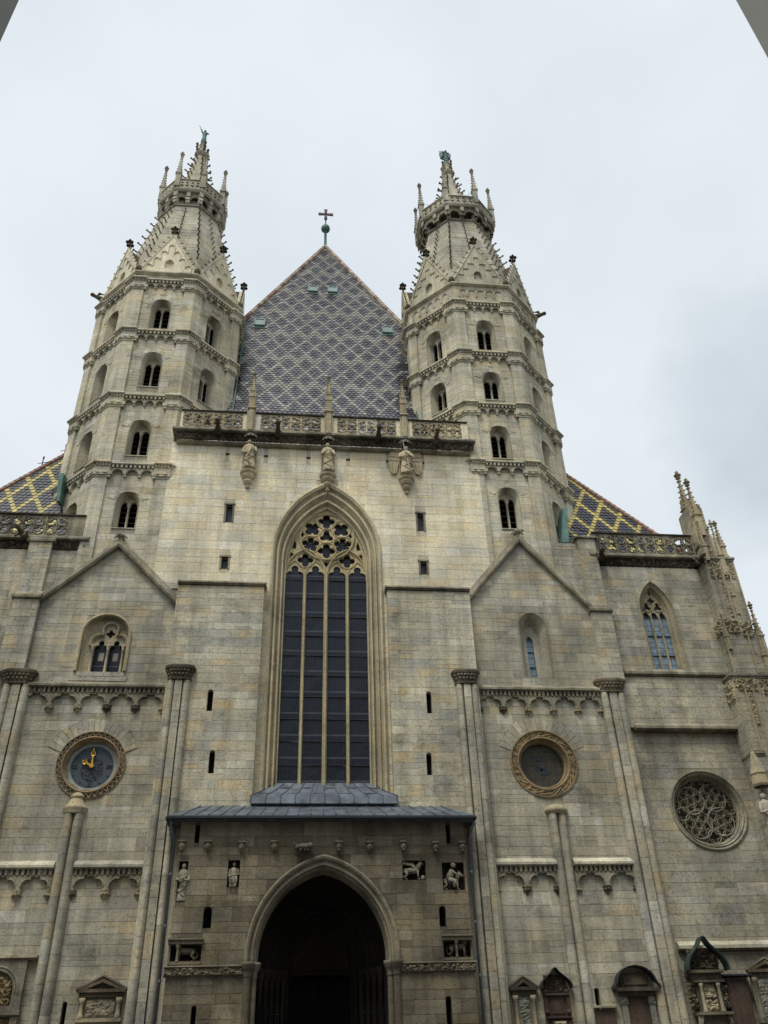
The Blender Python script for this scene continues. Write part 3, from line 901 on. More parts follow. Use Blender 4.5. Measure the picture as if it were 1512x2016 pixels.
def shaft_cluster(root, cx, hw, d0, ztop, seed, cap=True):
    """half rolls beside a flat pier, laid in drums, under one carved capital"""
    R = random.Random(seed)
    mb = MB()
    w3 = hw*2/3
    for k in (-1, 0, 1):
        z = 0
        x = cx+k*w3
        while z < ztop-.05:
            h = min(R.uniform(.35, 1.0), ztop-z)
            if k == 0: mb.box(x-w3*.47, x+w3*.47, -d0-.27, -d0+.02, z+.006, z+h-.006)
            else: mb.lathe((x, -d0-.1, 0), [(w3*.46, z+.006), (w3*.46, z+h-.006), (0, z+h-.006)], 12, PI, 2*PI, 1.15)
            if k: mb.box(x-w3*.46, x+w3*.46, -d0-.1, -d0+.02, z+.006, z+h-.006)
            z += h
    mb.build('shaft', 'stone_grey', root, kind='stuff')
    if cap:
        c = MB()
        base = [(cx-hw*1.0, 0), (cx-hw*.95, .22), (cx-hw*.6, .33), (cx+hw*.6, .33), (cx+hw*.95, .22), (cx+hw*1.0, 0)]
        def sec(f, z): return [fp(FAC, cx+(x-cx)*f, z, d0-.02+d*f) for x, d in base]
        c.loft([sec(1.0, ztop), sec(1.06, ztop+.03), sec(1.06, ztop+.08), sec(1.0, ztop+.11), sec(1.04, ztop+.2), sec(1.2, ztop+.42), sec(1.24, ztop+.45), sec(1.34, ztop+.52), sec(1.36, ztop+.62), sec(1.2, ztop+.7)], True, False, True)
        o = c.build('capital', 'stone_sooty', root)
        k_ = MB()
        for row, (f, z, n, r) in enumerate(((1.08, ztop+.24, 7, .05), (1.2, ztop+.4, 8, .055))):
            for i in range(n):
                t = (i+.5)/n*2-1
                x = cx+hw*1.0*t*f*1.02
                d = d0+.33*f*(1-max(0, abs(t)-.55)*1.3)
                k_.ball((x, -d-.02, z), .055, .06, .045, 6, 4)
        k_.build('crockets', 'stone_trim', o)

def gable_coping(root, fr, cx, hw, ze, za, th=.30):
    cp = MB()
    for s in (-1, 1):
        a = Vector((cx+s*hw, ze)); b = Vector((cx, za))
        t = (b-a).normalized(); n = Vector((-t.y, t.x))
        if n.y < 0: n = -n
        sec = [(0.0, -.1), (.22, -.1), (.26, .0), (.2, .1), (0.05, th), (-.25, th), (-.25, -.1)]
        L0 = [fp(fr, *(a+n*h-t*.08), d) for d, h in sec]
        L1 = []
        for d, h in sec:                                   # mitre on the centre line
            p = a+n*h
            k = (cx-p.x)/t.x
            q = p+t*k
            L1.append(fp(fr, q.x, q.y, d))
        cp.loft([L0, L1], True, True, True)
    cp.build('coping', 'stone_trim', root)
    fn = MB()
    p = fp(fr, cx, za+.3, .05)
    fn.lathe((p.x, p.y, p.z), [(.12, -.1), (.1, .05), (.13, .1), (.08, .16), (.1, .22), (.14, .3), (.05, .38), (0, .4)], 8)
    for a in range(6):
        q = a*PI/3
        fn.tube([(p.x, p.y, p.z+.12), (p.x+.2*math.cos(q), p.y+.2*math.sin(q), p.z+.25), (p.x+.3*math.cos(q), p.y+.3*math.sin(q), p.z+.12)], [.07, .06, .05], 5)
    fn.build('fleuron', 'stone_trim', root)

BASE = {}
for s in (-1, 1):
    nm = 'left' if s < 0 else 'right'
    B = thing('gabled_bay', 'gabled grey stone bay %s the porch with %s set in its wall' % ('left of', 'a gilded clock') if s < 0 else 'gabled grey stone bay right of the porch with a plain round window', 'tower base', (10.0*s, 0, 0))
    BASE[s] = B
    A = Ashlar(B, 'stone_grey')
    ga = 24.7 if s < 0 else 25.7
    ge = 21.5 if s < 0 else 21.75
    cx = -10.1 if s < 0 else 9.95
    xo, xi = 13.2*s, 6.95*s
    ol = [(xo, 0), (xo, ge), (cx, ga), (xi, ge), (xi, 0)]
    if s < 0:
        rc = (-9.72, 13.87, 1.42)
        gw = opening(-10.02, 1.0, 18.05, 19.9, 20.8, 9)
    else:
        rc = (9.71, 14.03, 1.5)
        gw = opening(10.05, .66, 18.1, 20.75, 21.5, 8)
    holes = [circ(rc[0], rc[1], rc[2]-.03, 40), gw]
    slh = [slit_hole(-9.22, 4.1, 5.21, .17, True)] if s < 0 else [slit_hole(10.56, 4.3, 5.29, .2, True)]
    m_ = MB()
    backing(m_, FAC, ol, holes+slh, .8)
    m_.build('wall', 'mortar_grey', B)
    sh = [circ(rc[0], rc[1], rc[2]+.02, 40), gw]
    # the ring of radial blocks above the round opening
    vo = [(rc[0]+(rc[2]+.62)*math.cos(a), rc[1]+(rc[2]+.62)*math.sin(a)) for a in [PI*(.12+.76*i/16) for i in range(17)]]
    vi = [(rc[0]+rc[2]*.98*math.cos(a), rc[1]+rc[2]*.98*math.sin(a)) for a in [PI*(.12+.76*i/16) for i in range(17)]]
    big = [(rc[0]+(rc[2]+.02)*math.cos(a), rc[1]+(rc[2]+.02)*math.sin(a)) for a in [PI*(.88+1.24*i/24) for i in range(25)]]+vo
    A.field(FAC, ol, [big, [(x+(.12 if x > (gw[0][0]+gw[-1][0])/2 else -.12), z) for x, z in gw]]+slh, 60+s, rh=(.34, .52), rl=(.5, 1.3), zmin=2.0)
    A.ring(FAC, rc[0], rc[1], rc[2]+.01, rc[2]+.58, PI*.12, PI*.88, 17, seed=9+s)
    A.finish()
    for q in slh: slit(B, FAC, sum(p[0] for p in q)/len(q), q[0][1], max(p[1] for p in q), .2, .35)
    corbel_table(B, FAC, *( (-13.1, -7.02) if s < 0 else (6.98, 12.8) ), 17.55 if s < 0 else 17.68, 5, 80+s)
    for u0, u1 in (((-12.9, -10.42), (-9.68, -7.04)) if s < 0 else ((6.97, 9.62), (10.34, 12.96))):
        corbel_table(B, FAC, u0, u1, 10.04, 2, 90+s)
    shaft_cluster(B, 6.42*s, .5, .45, 17.42, 101+s)
    shaft_cluster(B, 13.38*s, .58, 0.0, 17.3, 103+s)
    # twin roll under the round opening
    tx = -10.04 if s < 0 else 9.95
    R = random.Random(7+s)
    t2 = MB()
    for k in (-1, 1):
        z = 0
        while z < 11.75:
            h = min(R.uniform(.4, 1.0), 11.8-z)
            t2.lathe((tx+k*.19, -.02, 0), [(.185, z+.006), (.185, z+h-.006), (0, z+h-.006)], 12, PI, 2*PI, 1.25)
            z += h
    t2.build('shaft', 'stone_grey', B, kind='stuff')
    c2 = MB()
    if s < 0: c2.lathe((tx, 0, 11.8), [(.36, 0), (.43, .05), (.40, .1), (.48, .2), (.49, .27), (.42, .33), (.33, .42), (.27, .58), (.22, .66), (.28, .7), (.26, .76), (.17, .86), (0, .92)], 16, PI, 2*PI, .72)
    else: c2.lathe((tx, 0, 11.8), [(.37, 0), (.40, .03), (.50, .1), (.51, .2), (.44, .3), (.34, .37), (.2, .41), (0, .43)], 16, PI, 2*PI, .72)
    c2.build('capital', 'stone_carved', B, smooth=True)
    gable_coping(B, FAC, cx, abs(cx-xo)+.05 if s < 0 else abs(xo-cx)+.02, ge, ga)
    # pier beside the gable with sloped offset and cap
    bt = MB()
    pr = Ashlar(B, 'stone_flank', 0)
    u0, u1 = (-14.4, -13.22) if s < 0 else (13.06, 14.1)
    zt = 24.8 if s < 0 else 25.95
    bt.fbox(FAC, u0, u1, 17.9, 21.55, -.5, .236)
    bt.fbox(FAC, u0+.06, u1-.06, 21.5, zt, -.5, .086)
    bt.build('pier', 'mortar_light', B)
    pr.field(fac(-.25), rect(u0, u1, 17.9, 21.5), [], 110+s, rl=(.4, .9))
    pr.field(fac(-.1), rect(u0+.06, u1-.06, 21.8, zt-.02), [], 112+s, rl=(.4, .9))
    pr.finish()
    oc = MB()
    profile(oc, FAC, u0-.06, u1+.06, [(-.1, 22.05), (.1, 22.0), (.36, 21.68), (.36, 21.56), (.25, 21.5), (-.1, 21.5)])
    if s > 0:
        a, b = u0-.1, u1+.1
        oc.add([fp(FAC, a, zt, .22), fp(FAC, b, zt, .22), fp(FAC, b, zt, -1.1), fp(FAC, a, zt, -1.1), fp(FAC, a, zt+.08, .22), fp(FAC, b, zt+.08, .22), fp(FAC, b, zt+.08, -1.1), fp(FAC, a, zt+.08, -1.1), fp(FAC, (a+b)/2, zt+.55, -.4)],
               [(0, 3, 2, 1), (0, 1, 5, 4), (1, 2, 6, 5), (2, 3, 7, 6), (3, 0, 4, 7), (4, 5, 8), (5, 6, 8), (6, 7, 8), (7, 4, 8)])
    else:
        profile(oc, FAC, u0-.08, u1+.1, [(-.9, zt+.6), (-.1, zt+.5), (.2, zt+.06), (.2, zt-.06), (-.9, zt-.06)])
    oc.build('pier_cap', 'stone_trim', B)

# ---- left gable: twin light window with trefoil head
B = BASE[-1]
gw = MB()
c0 = -10.02
lp = lambda wd, d: [fp(FAC, a, b, d) for a, b in opening(c0, wd, 18.05, 19.9, 19.9+wd*.92, 9)]
gw.loft([lp(1.14, -.02), lp(1.14, .1), lp(1.05, .12), lp(1.0, .05), lp(1.0, -.12), lp(.95, -.14), lp(.93, -.22)], False)
GW = gw.build('window', 'stone_carved', B)
pl = MB()
c1 = -9.86
hol = [[(c1-.60, 18.1)]+[(a, b) for a, b in [(c1-.60, 19.05)]]+trefoil_top(c1-.32, .27, 19.1, 4)+[(c1-.05, 18.1)],
       [(c1+.04, 18.1)]+trefoil_top(c1+.335, .295, 19.3, 4)+[(c1+.63, 18.1)], foil(c1, 20.02, .21, 4, 0, 5)]
hol[0] = [(c1-.63, 18.1)]+trefoil_top(c1-.335, .295, 19.3, 4)+[(c1-.05, 18.1)]
pl.plate(opening(c0, .95, 18.02, 19.9, 20.75, 9), hol, FAC, -.36, -.22)
big3 = [(c1-.80, 19.35)]+trefoil_top(c1, .78, 19.5, 6)+[(c1+.80, 19.35)]
for q in (0, .07): pl.tube([fp(FAC, c1+(a-c1)*(1+q), b+q*.6, -.2+q) for a, b in big3], .055, 5)
pl.build('tracery', 'stone_carved', GW)
for x in (c1-.68, c1, c1+.68):
    cl = MB()
    p = fp(FAC, x, 18.05, -.16)
    cl.lathe(tuple(p), [(.09, 0), (.1, .05), (.06, .1), (.055, 1.1), (.08, 1.14), (.06, 1.18), (.1, 1.3), (.11, 1.36), (0, 1.36)], 8)
    cl.build('column', 'stone_carved', GW, smooth=True)
gl = MB()
gl.fbox(FAC, c0-.9, c0+.9, 18.05, 20.5, -.46, -.42)
gl.build('pane', 'glass_dark', GW)
sw = MB()
for s_ in (-1, 1): sw.fbox(FAC, c1+s_*.32-.1, c1+s_*.32+.13, 18.75, 19.15, -.415, -.41)
sw.build('inner_blind', 'stone_pale', GW)
sb = MB()
R = random.Random(3)
for z, x0, x1, h in ((17.82, -11.0, -8.9, .2), (17.6, -11.3, -8.8, .2)):
    x = x0
    while x < x1:
        ww = R.uniform(.4, .9)
        sb.fbox(FAC, x, min(x+ww-.015, x1), z, z+h, -.02, .04)
        x += ww
sb.build('sill', 'stone_pale', B)

# ---- right gable: pointed niche with slit
B = BASE[1]
rw = MB()
lp = lambda wd, z0, d, c=10.05: [fp(FAC, a, b, d) for a, b in opening(c, wd, z0, 20.75-(.66-wd)*1.0, 21.5-(.66-wd)*1.6, 8)]
rw.loft([lp(.68, 18.1, .02), lp(.66, 18.1, -.02), lp(.36, 18.15, -.55)], False)
rw.plate(opening(10.05, .40, 18.1, 20.45, 21.05, 8), [opening(9.98, .17, 18.14, 20.2, 20.5, 4)], FAC, -.7, -.54)
RW = rw.build('window', 'stone_grey', B)
g2 = MB()
g2.fbox(FAC, 9.75, 10.2, 18.1, 20.6, -.74, -.70)
g2.build('pane', 'glass_blue', RW)
for z in (18.9, 19.7):
    q = MB(); q.fbox(FAC, 9.8, 10.16, z-.02, z+.02, -.7, -.66); q.build('saddle_bar', 'iron', RW)

# ---- right round window
rd = MB()
c = (9.71, 14.03)
def cl_(r, d, n=40): return [fp(FAC, a, b, d) for a, b in circ(c[0], c[1], r, n)]
rd.loft([cl_(1.53, -.02), cl_(1.52, .05), cl_(1.46, .06), cl_(1.44, .0)], True)
rd.loft([cl_(1.22, -.04), cl_(1.2, .03), cl_(1.14, .04), cl_(1.1, -.03), cl_(1.08, -.16), cl_(1.04, -.14), cl_(1.0, -.2), cl_(.99, -.5)], True)
RD = rd.build('round_window', 'stone_warm', B)
vs_, fs_ = [], []
n, m = 260, 8
for j in range(m+1):
    for i in range(n):
        a = 2*PI*i/n; r = 1.20+.25*j/m
        q = 20*a
        sp = math.sin(q+9*(r-1.2)*PI)*math.cos(7*(r-1.2)*PI+1.5*math.sin(q*.5))
        h = .05*max(-.4, sp) + .03*noise.noise(Vector((r*20*math.cos(a), r*20*math.sin(a), 1)))
        vs_.append(fp(FAC, c[0]+r*math.cos(a), c[1]+r*math.sin(a), .0+(h if 0 < j < m else -.01)))
for j in range(m):
    for i in range(n): fs_.append((j*n+i, j*n+(i+1) % n, (j+1)*n+(i+1) % n, (j+1)*n+i))
q = MB(); q.add(vs_, fs_); q.build('scroll_band', 'stone_warm', RD)
q = MB(); q.plate(circ(c[0], c[1], 1.02, 40), [], FAC, -.46, -.42); q.build('pane', 'glass_round', RD)
q = MB()
for x0, x1, z0, z1 in ((-.22, .1, .18, .45), (-.3, .02, -.22, .1), (-.08, .26, -.42, -.12)):
    q.fbox(FAC, c[0]+x0, c[0]+x1, c[1]+z0, c[1]+z1, -.415, -.41)
q.build('patched_pane', 'glass_slate', RD)

# ================================================================ clock
CK = thing('clock', 'round clock with dark blue dial and gold hands on the left bay', 'clock', (-9.72, 0, 12.45))
c = (-9.72, 13.87)
ck = MB()
ck.loft([cl_(1.44, -.03), cl_(1.43, .05), cl_(1.40, .06), cl_(1.38, 0), cl_(1.37, -.1), cl_(1.2, -.1), cl_(1.2, .04), cl_(1.16, .06), cl_(1.12, .0), cl_(1.06, -.18), cl_(1.05, -.4)], True)
CR = ck.build('ring', 'stone_warm', CK)
lt = MB()
n = 34
for i in range(n):
    a0, a1, a2 = 2*PI*i/n, 2*PI*(i+.5)/n, 2*PI*(i+1)/n
    P = lambda r, a: fp(FAC, c[0]+r*math.cos(a), c[1]+r*math.sin(a), .02)
    lt.tube([P(1.39, a0), P(1.2, a1), P(1.39, a2)], .017, 4)
lt.build('lattice', 'stone_pale', CR)
sc_ = []
for i in range(10):
    for k in range(7):
        a = 2*PI*(i+k/7)/10+PI/2
        sc_.append((c[0]+(1.0+.055*math.sin(PI*k/7))*math.cos(a), c[1]+(1.0+.055*math.sin(PI*k/7))*math.sin(a)))
q = MB(); q.plate(circ(c[0], c[1], 1.1, 50), [sc_], FAC, -.26, -.12); q.build('scalloped_edge', 'stone_warm', CR)
q = MB(); q.plate(circ(c[0], c[1], 1.08, 40), [], FAC, -.36, -.30); q.build('rim', 'dial_rim', CK)
q = MB(); q.plate(circ(c[0], c[1], .87, 48), [], FAC, -.32, -.28); DI = q.build('dial', 'dial', CK)
q = MB()
for k in range(12):
    if k % 3: continue
for k in range(12):
    a0, a1 = PI/2+2*PI*(k-.24)/12, PI/2+2*PI*(k+.24)/12
    pts = [(c[0]+r*math.cos(a), c[1]+r*math.sin(a)) for r, a in ((.56, a0), (.85, a0), (.85, a1), (.56, a1))]
    if k % 3 == 0: q.plate(pts, [], FAC, -.285, -.272)
q.build('hour_field', 'dial_light', DI)
q = MB()
for u0 in range(-12, 12):                                  # openwork arms and scrolls in the middle of the dial
    relief(q, FAC, c[0]+u0*.038, c[0]+(u0+1)*.038, c[1]-.1-.5*math.sqrt(max(.02, 1-(u0/12.5)**2)), c[1]-.06+.46*math.sqrt(max(.02, 1-(u0/12.5)**2)), -.285, .07, 2, 11.0, .019)
q.build('carved_centre', 'dial_carving', DI)
q = MB()
def stroke(x0, z0, x1, z1, wd):
    d = Vector((x1-x0, z1-z0)).normalized(); nn = Vector((-d.y, d.x))*wd/2
    pts = [(x0-nn.x, z0-nn.y), (x1-nn.x, z1-nn.y), (x1+nn.x, z1+nn.y), (x0+nn.x, z0+nn.y)]
    q.plate(pts, [], FAC, -.27, -.26)
def numeral(txt, ang, rmid=.71, h=.22):
    wds = {'I': .055, 'V': .12, 'X': .12}
    tot = sum(wds[t] for t in txt)
    x = -tot/2
    rv = (math.cos(ang), math.sin(ang)); tv = (math.sin(ang), -math.cos(ang))
    if ang < -0.1: rv = (-rv[0], -rv[1]); tv = (-tv[0], -tv[1]); sg = -1
    else: sg = 1
    def P(a, b): return (c[0]+rmid*sg*rv[0]+tv[0]*a+rv[0]*b, c[1]+rmid*sg*rv[1]+tv[1]*a+rv[1]*b)
    def S(a, b, e, f, wd): stroke(*P(a, b), *P(e, f), wd)
    for t in txt:
        wd = wds[t]; m = x+wd/2
        if t == 'I': S(m, -h/2, m, h/2, .032)
        if t == 'V': S(x+.02, h/2, m, -h/2, .032); S(m, -h/2, x+wd-.02, h/2, .018)
        if t == 'X': S(x+.015, h/2, x+wd-.015, -h/2, .034); S(x+.015, -h/2, x+wd-.015, h/2, .018)
        x += wd
    S(-tot/2, h/2, tot/2, h/2, .012); S(-tot/2, -h/2, tot/2, -h/2, .012)
numeral('XII', PI/2); numeral('VI', -PI/2)
# III and IX stand upright-radial at the sides
numeral('III', 0.0); numeral('IX', PI)
for k in (1, 2, 4, 5, 7, 8, 10, 11):
    a = PI/2-2*PI*k/12
    x, z = c[0]+.79*math.cos(a), c[1]+.79*math.sin(a)
    q.plate(circ(x, z, .03, 6), [], FAC, -.27, -.26)
q.build('numerals', 'numeral', DI)
def hand(name, ang, ln, wd):
    h = MB()
    rv = (math.cos(ang), math.sin(ang)); tv = (math.sin(ang), -math.cos(ang))
    P = lambda a, b: (c[0]+rv[0]*a+tv[0]*b, c[1]+rv[1]*a+tv[1]*b)
    h.plate([P(-.08, -wd), P(ln*.55, -wd*.6), P(ln*.55, wd*.6), P(-.08, wd)], [], FAC, -.2, -.17)
    h.plate([P(ln*.78, -wd*.6), P(ln, 0), P(ln*.78, wd*.6)], [], FAC, -.2, -.17)
    h.tube([fp(FAC, *P(ln*.66+ln*.13*math.cos(t), wd*2.0*math.sin(t)), -.185) for t in [2*PI*k/10 for k in range(10)]], .022, 5, True)
    h.plate([P(ln*.62, -.03), P(ln*.70, 0), P(ln*.62, .03)], [], FAC, -.2, -.17)
    h.build(name, 'gold', CK)
hand('minute_hand', PI/2+.03, .80, .042)
hand('hour_hand', PI/2+2*PI*2.05/12, .52, .05)
q = MB(); q.plate(circ(c[0], c[1], .09, 14), [], FAC, -.2, -.13); q.build('hub', 'gold', CK)
# ================================================================ the two octagonal towers
T225 = math.tan(PI/8)
def octo(ax, ay, a, z, n=8):
    r = a/math.cos(PI/8)
    return [(ax+r*math.sin(PI/8+k*PI/4), ay-r*math.cos(PI/8+k*PI/4), z) for k in range(n)]
_ck = None
def crocket_mesh():
    global _ck
    if _ck is None:
        m = MB()
        m.tube([(0, .05, 0), (.0, -.16, .03), (0, -.3, .13)], [.1, .075, .06], 5)
        m.ball((0, -.36, .17), .11, .1, .085, 6, 4)
        me = bpy.data.meshes.new('crocket')
        me.from_pydata(m.v, [], m.f)
        me.materials.append(M['stone_trim'])
        _ck = me
    return _ck
def crocket(parent, p, ang, sc_=1.0):
    o = bpy.data.objects.new('crocket', crocket_mesh())
    col.objects.link(o)
    o.parent = parent
    o.location = Vector(p)-parent.location
    o.rotation_euler = (0, 0, ang)
    o.scale = (sc_, sc_, sc_)
def spirelet(mb, p, w0, h, n=5, fin=True):
    """small crocketed pinnacle: shaft, gablets, needle, bud finial"""
    x, y, z = p
    sh = h*.32
    mb.lathe((x, y, z), [(w0, 0), (w0, sh), (w0*1.35, sh+.04), (w0*1.35, sh+.1), (w0*.85, sh+.16)], 4, PI/4, PI/4+2*PI)
    for k in range(4):
        a = k*PI/2
        dx, dy = math.cos(a)*w0*.8, math.sin(a)*w0*.8
        mb.add([(x+dx-dy*.9, y+dy+dx*.9, z+sh+.05), (x+dx+dy*.9, y+dy-dx*.9, z+sh+.05), (x+dx*1.05, y+dy*1.05, z+sh+w0*2.6), (x, y, z+sh+w0*1.6)], [(0, 1, 2), (0, 2, 3), (1, 3, 2)])
    mb.lathe((x, y, z+sh+.1), [(w0*.8, 0), (w0*.16, h*.5), (0, h*.5)], 4, PI/4, PI/4+2*PI)
    for i in range(n):
        t = (i+.6)/n
        r = w0*.8*(1-t)+w0*.2*t
        zz = z+sh+.1+h*.5*t
        for k in range(4):
            a = PI/4+k*PI/2
            mb.ball((x+math.cos(a)*r*1.25, y+math.sin(a)*r*1.25, zz), w0*.22, w0*.22, w0*.18, 5, 3)
    if fin:
        zt = z+sh+.1+h*.5
        q = w0
        mb.lathe((x, y, zt), [(q*.2, 0), (q*.55, h*.02), (q*.25, h*.04), (q*.75, h*.07), (q*.3, h*.095), (q*.4, h*.12), (q*.2, h*.14), (0, h*.16)], 6)

def tower_window(root, fr, sill, zs, za):
    mb = MB()
    lp = lambda wd, d, dz=0: [fp(fr, a, b, d) for a, b in opening(0, wd, sill+dz, zs-(.56-wd), za-(.56-wd)*1.3, 7)]
    mb.loft([lp(.56, .005), lp(.55, -.02), lp(.43, -.52, .02)], False)
    mb.fbox(fr, -.58, .58, sill-.05, sill, -.3, .035)
    top = sill+(za-sill)*.80
    hl = [opening(k*.228, .195, sill+.03, top-.2, top, 5) for k in (-1, 1)]
    mb.plate(opening(0, .47, sill, zs-.1, za-.12, 7), hl, fr, -.64, -.50)
    W = mb.build('window', 'stone_tower', root)
    cb = MB()
    p = fp(fr, 0, sill+.02, -.44)
    hh = top-.26-sill
    cb.lathe(tuple(p), [(.1, 0), (.11, .05), (.07, .1), (.055, .14), (.055, hh-.2), (.075, hh-.18), (.06, hh-.14), (.12, hh-.03), (.13, hh+.04), (0, hh+.04)], 8)
    cb.build('column', 'stone_pale', W, smooth=True)
    lv = MB()
    nsl = 6
    for i in range(nsl):
        z = sill+.1+(top-sill)*i/nsl
        a = [fp(fr, -.5, z, -.70), fp(fr, .5, z, -.70), fp(fr, .5, z+.16, -.9), fp(fr, -.5, z+.16, -.9)]
        b = [q+Vector((0, 0, .03)) for q in a]
        lv.hexa([a[0], a[1], a[2], a[3], b[0], b[1], b[2], b[3]])
    lv.build('louvre', 'louvre', W)
    vd = MB()
    vd.fbox(fr, -.56, .56, sill-.05, za, -1.05, -1.01)
    vd.build('dark_inside', 'void', W)

def make_tower(s):
    ax, ay, a = (-10.12, 4.5, 4.36) if s < 0 else (9.8, 4.5, 4.36)
    T = thing('tower', 'octagonal stone tower left of the tiled nave roof, rounded steps in its gables' if s < 0 else 'octagonal stone tower right of the tiled nave roof, square steps in its gables', 'tower', (ax, ay, 0))
    A = Ashlar(T, 'stone_tower')
    hs = a*T225
    cz = [29.82, 34.66, 39.8, 44.27] if s < 0 else [30.98, 35.26, 39.5, 43.94]
    if s < 0: wn = [(25.85, 27.4, 28.25), (30.47, 32.25, 33.06), (35.43, 37.45, 38.19), (40.08, 41.95, 42.82)]
    else: wn = [(26.58, 28.6, 29.43), (31.31, 33.0, 33.85), (35.7, 37.25, 38.09), (39.76, 41.75, 42.5)]
    zg = 45.0 if s < 0 else 45.75                          # gable foot
    za = 48.75 if s < 0 else 49.75                         # gable tip
    frames = []
    for k in range(-3, 5):
        ph = k*PI/4
        n = Vector((math.sin(ph), -math.cos(ph), 0)); u = Vector((math.cos(ph), math.sin(ph), 0))
        frames.append((k, (Vector((ax, ay, 0))+n*a, u, n)))
    seen = (-1, 0, 1, 2) if s < 0 else (-2, -1, 0, 1)
    core = MB()
    for k, fr in frames:
        ol = rect(-hs, hs, 21.6 if k == 0 else 19, zg+.1)
        if k in seen:
            hl = [opening(0, .55, q[0], q[1], q[2], 7) for q in wn]
            core.plate(ol, hl, fr, -.5, -.006)
            sh = [opening(0, .60, q[0]-.1, q[1], q[2]+.06, 7) for q in wn]
            vr = []
            for q in wn:                                   # voussoirs over the windows
                A.ring(fr, 0, q[1]-.05, .74, 1.03, PI*.1, PI*.9, 9, seed=k)
            zprev = 21.7 if k == 0 else 20.0
            for c_ in cz+[zg]:
                A.field(fr, ol, sh, 200+k*7+int(c_), rh=(.36, .5), rl=(.5, 1.2), zmin=zprev, zmax=c_-.7 if c_ != zg else zg)
                zprev = c_+.02
        else:
            core.plate(ol, [], fr, -.5, -.006)
    core.build('wall', 'mortar_grey', T)
    for k, fr in frames:
        if k in seen:
            for q in wn: tower_window(T, fr, *q)
    # corner pilasters: angled prisms laid in courses
    R = random.Random(5+s)
    pil = MB()
    for j, (k, fr) in enumerate(frames):
        k2, fr2 = frames[(j+1) % 8]
        if k not in seen and k2 not in seen: continue
        wd, pr = .58, .13
        def pts(z, e=0.0, wd=wd, pr=pr):
            c = hs+pr*T225
            return [fp(fr, hs-wd-e, z, -.05), fp(fr, hs-wd-e, z, pr+e), fp(fr, c+e*T225, z, pr+e), fp(fr2, -(hs-wd)+e, z, pr+e), fp(fr2, -(hs-wd)+e, z, -.05)]
        zb = 21.7
        for i, c_ in enumerate(cz):
            z = zb
            top = c_-.95
            while z < top-.05:
                h = min(R.uniform(.38, .62), top-z)
                if top-z-h < .15: h = top-z
                pil.loft([pts(z+.006), pts(z+h-.006)], True, True, True)
                z += h
            zb = c_
        # capital blocks under each string course
        for c_ in cz:
            pil.loft([pts(c_-.95, .04), pts(c_-.82, .04)], True, True, True)
            pil.loft([pts(c_-.82, .10), pts(c_-.02, .10)], True, True, True)
    pil.build('pilaster', 'stone_tower', T, kind='stuff')
    # string courses with dentils and round arches
    for i, c_ in enumerate(cz):
        sc_ = MB()
        den = MB()
        for j, (k, fr) in enumerate(frames):
            if k not in seen: continue
            iw = hs-.58-.1
            # top slab, breaking forward at the corners
            profile(sc_, fr, -hs-.05, hs+.05, [(-.05, c_+.1), (.1, c_+.08), (.24, c_), (.26, c_-.1), (.2, c_-.14), (-.05, c_-.14)])
            for sg in (-1, 1):
                u0, u1 = (iw-.02, hs+.33*T225) if sg > 0 else (-hs-.33*T225, -iw+.02)
                profile(sc_, fr, u0, u1, [(-.05, c_+.11), (.2, c_+.09), (.38, c_+.01), (.40, c_-.1), (.33, c_-.15), (-.05, c_-.15)])
                cornice_row(den, fr, u0 if sg > 0 else u0+.06, u1-.06 if sg > 0 else u1, c_-.15, .13, .30, .17, .09)
                # stepped end corbels
                e = iw-.06 if sg > 0 else -iw-.1
                den.fbox(fr, e, e+.16, c_-.95, c_-.62, 0, .20)
                den.fbox(fr, e-.06, e+.22, c_-.80, c_-.62, 0, .24)
                m0 = hs-.29
                den.fbox(fr, sg*m0-.28, sg*m0+.28, c_-.72, c_-.62, 0, .28)
                den.fbox(fr, sg*m0-.1, sg*m0+.1, c_-.84, c_-.72, 0, .26)
            cornice_row(den, fr, -iw, iw, c_-.14, .16, .2, .23, .12)
            # arcade
            z1, n = c_-.28, 4 if c_ > 31 else 3
            if s > 0 and c_ < 31: n = 3
            bay = 2*iw/n
            r = bay*.40
            zz = z1-.12-r
            bot = []
            for b in reversed(range(n)):
                u = -iw+(b+.5)*bay
                bot += [(u+r, zz-.14)]+[(u+r*math.cos(t), zz+r*math.sin(t)) for t in [PI*q/8 for q in range(9)]]+[(u-r, zz-.14)]
            den.plate([(-iw, zz-.14), (-iw, z1), (iw, z1), (iw, zz-.14)]+bot, [], fr, -.02, .10)
            for b in range(n):
                u = -iw+(b+.5)*bay
                den.tube([fp(fr, u+(r+.03)*math.cos(t), zz+(r+.03)*math.sin(t), .125) for t in [PI*q/8 for q in range(9)]], .042, 4)
        S_ = sc_.build('string_course', 'stone_tower', T)
        den.build('arch_frieze', 'stone_tower', S_)
    # top cornice and, on the right tower, the blind arcade above it
    tp = MB()
    for k, fr in frames:
        c_ = zg
        profile(tp, fr, -hs-.2*T225, hs+.2*T225, [(-.3, c_+.12), (.06, c_+.1), (.2, c_), (.2, c_-.1), (.05, c_-.2), (-.3, c_-.2)])
        if s > 0 and k in seen:
            n, iw = 5, hs-.35
            bay = 2*iw/n; r = bay*.42
            for b in range(n):
                u = -iw+(b+.5)*bay
                tp.tube([fp(fr, u-r, 44.55, .03), fp(fr, u-r, 44.95, .03)]+[fp(fr, u-r*math.cos(t), 44.95+r*math.sin(t), .03) for t in [PI*q/8 for q in range(1, 8)]]+[fp(fr, u+r, 44.95, .03), fp(fr, u+r, 44.55, .03)], .045, 4)
    tp.build('cornice', 'stone_tower', T)
    # gables
    gh = hs-.05
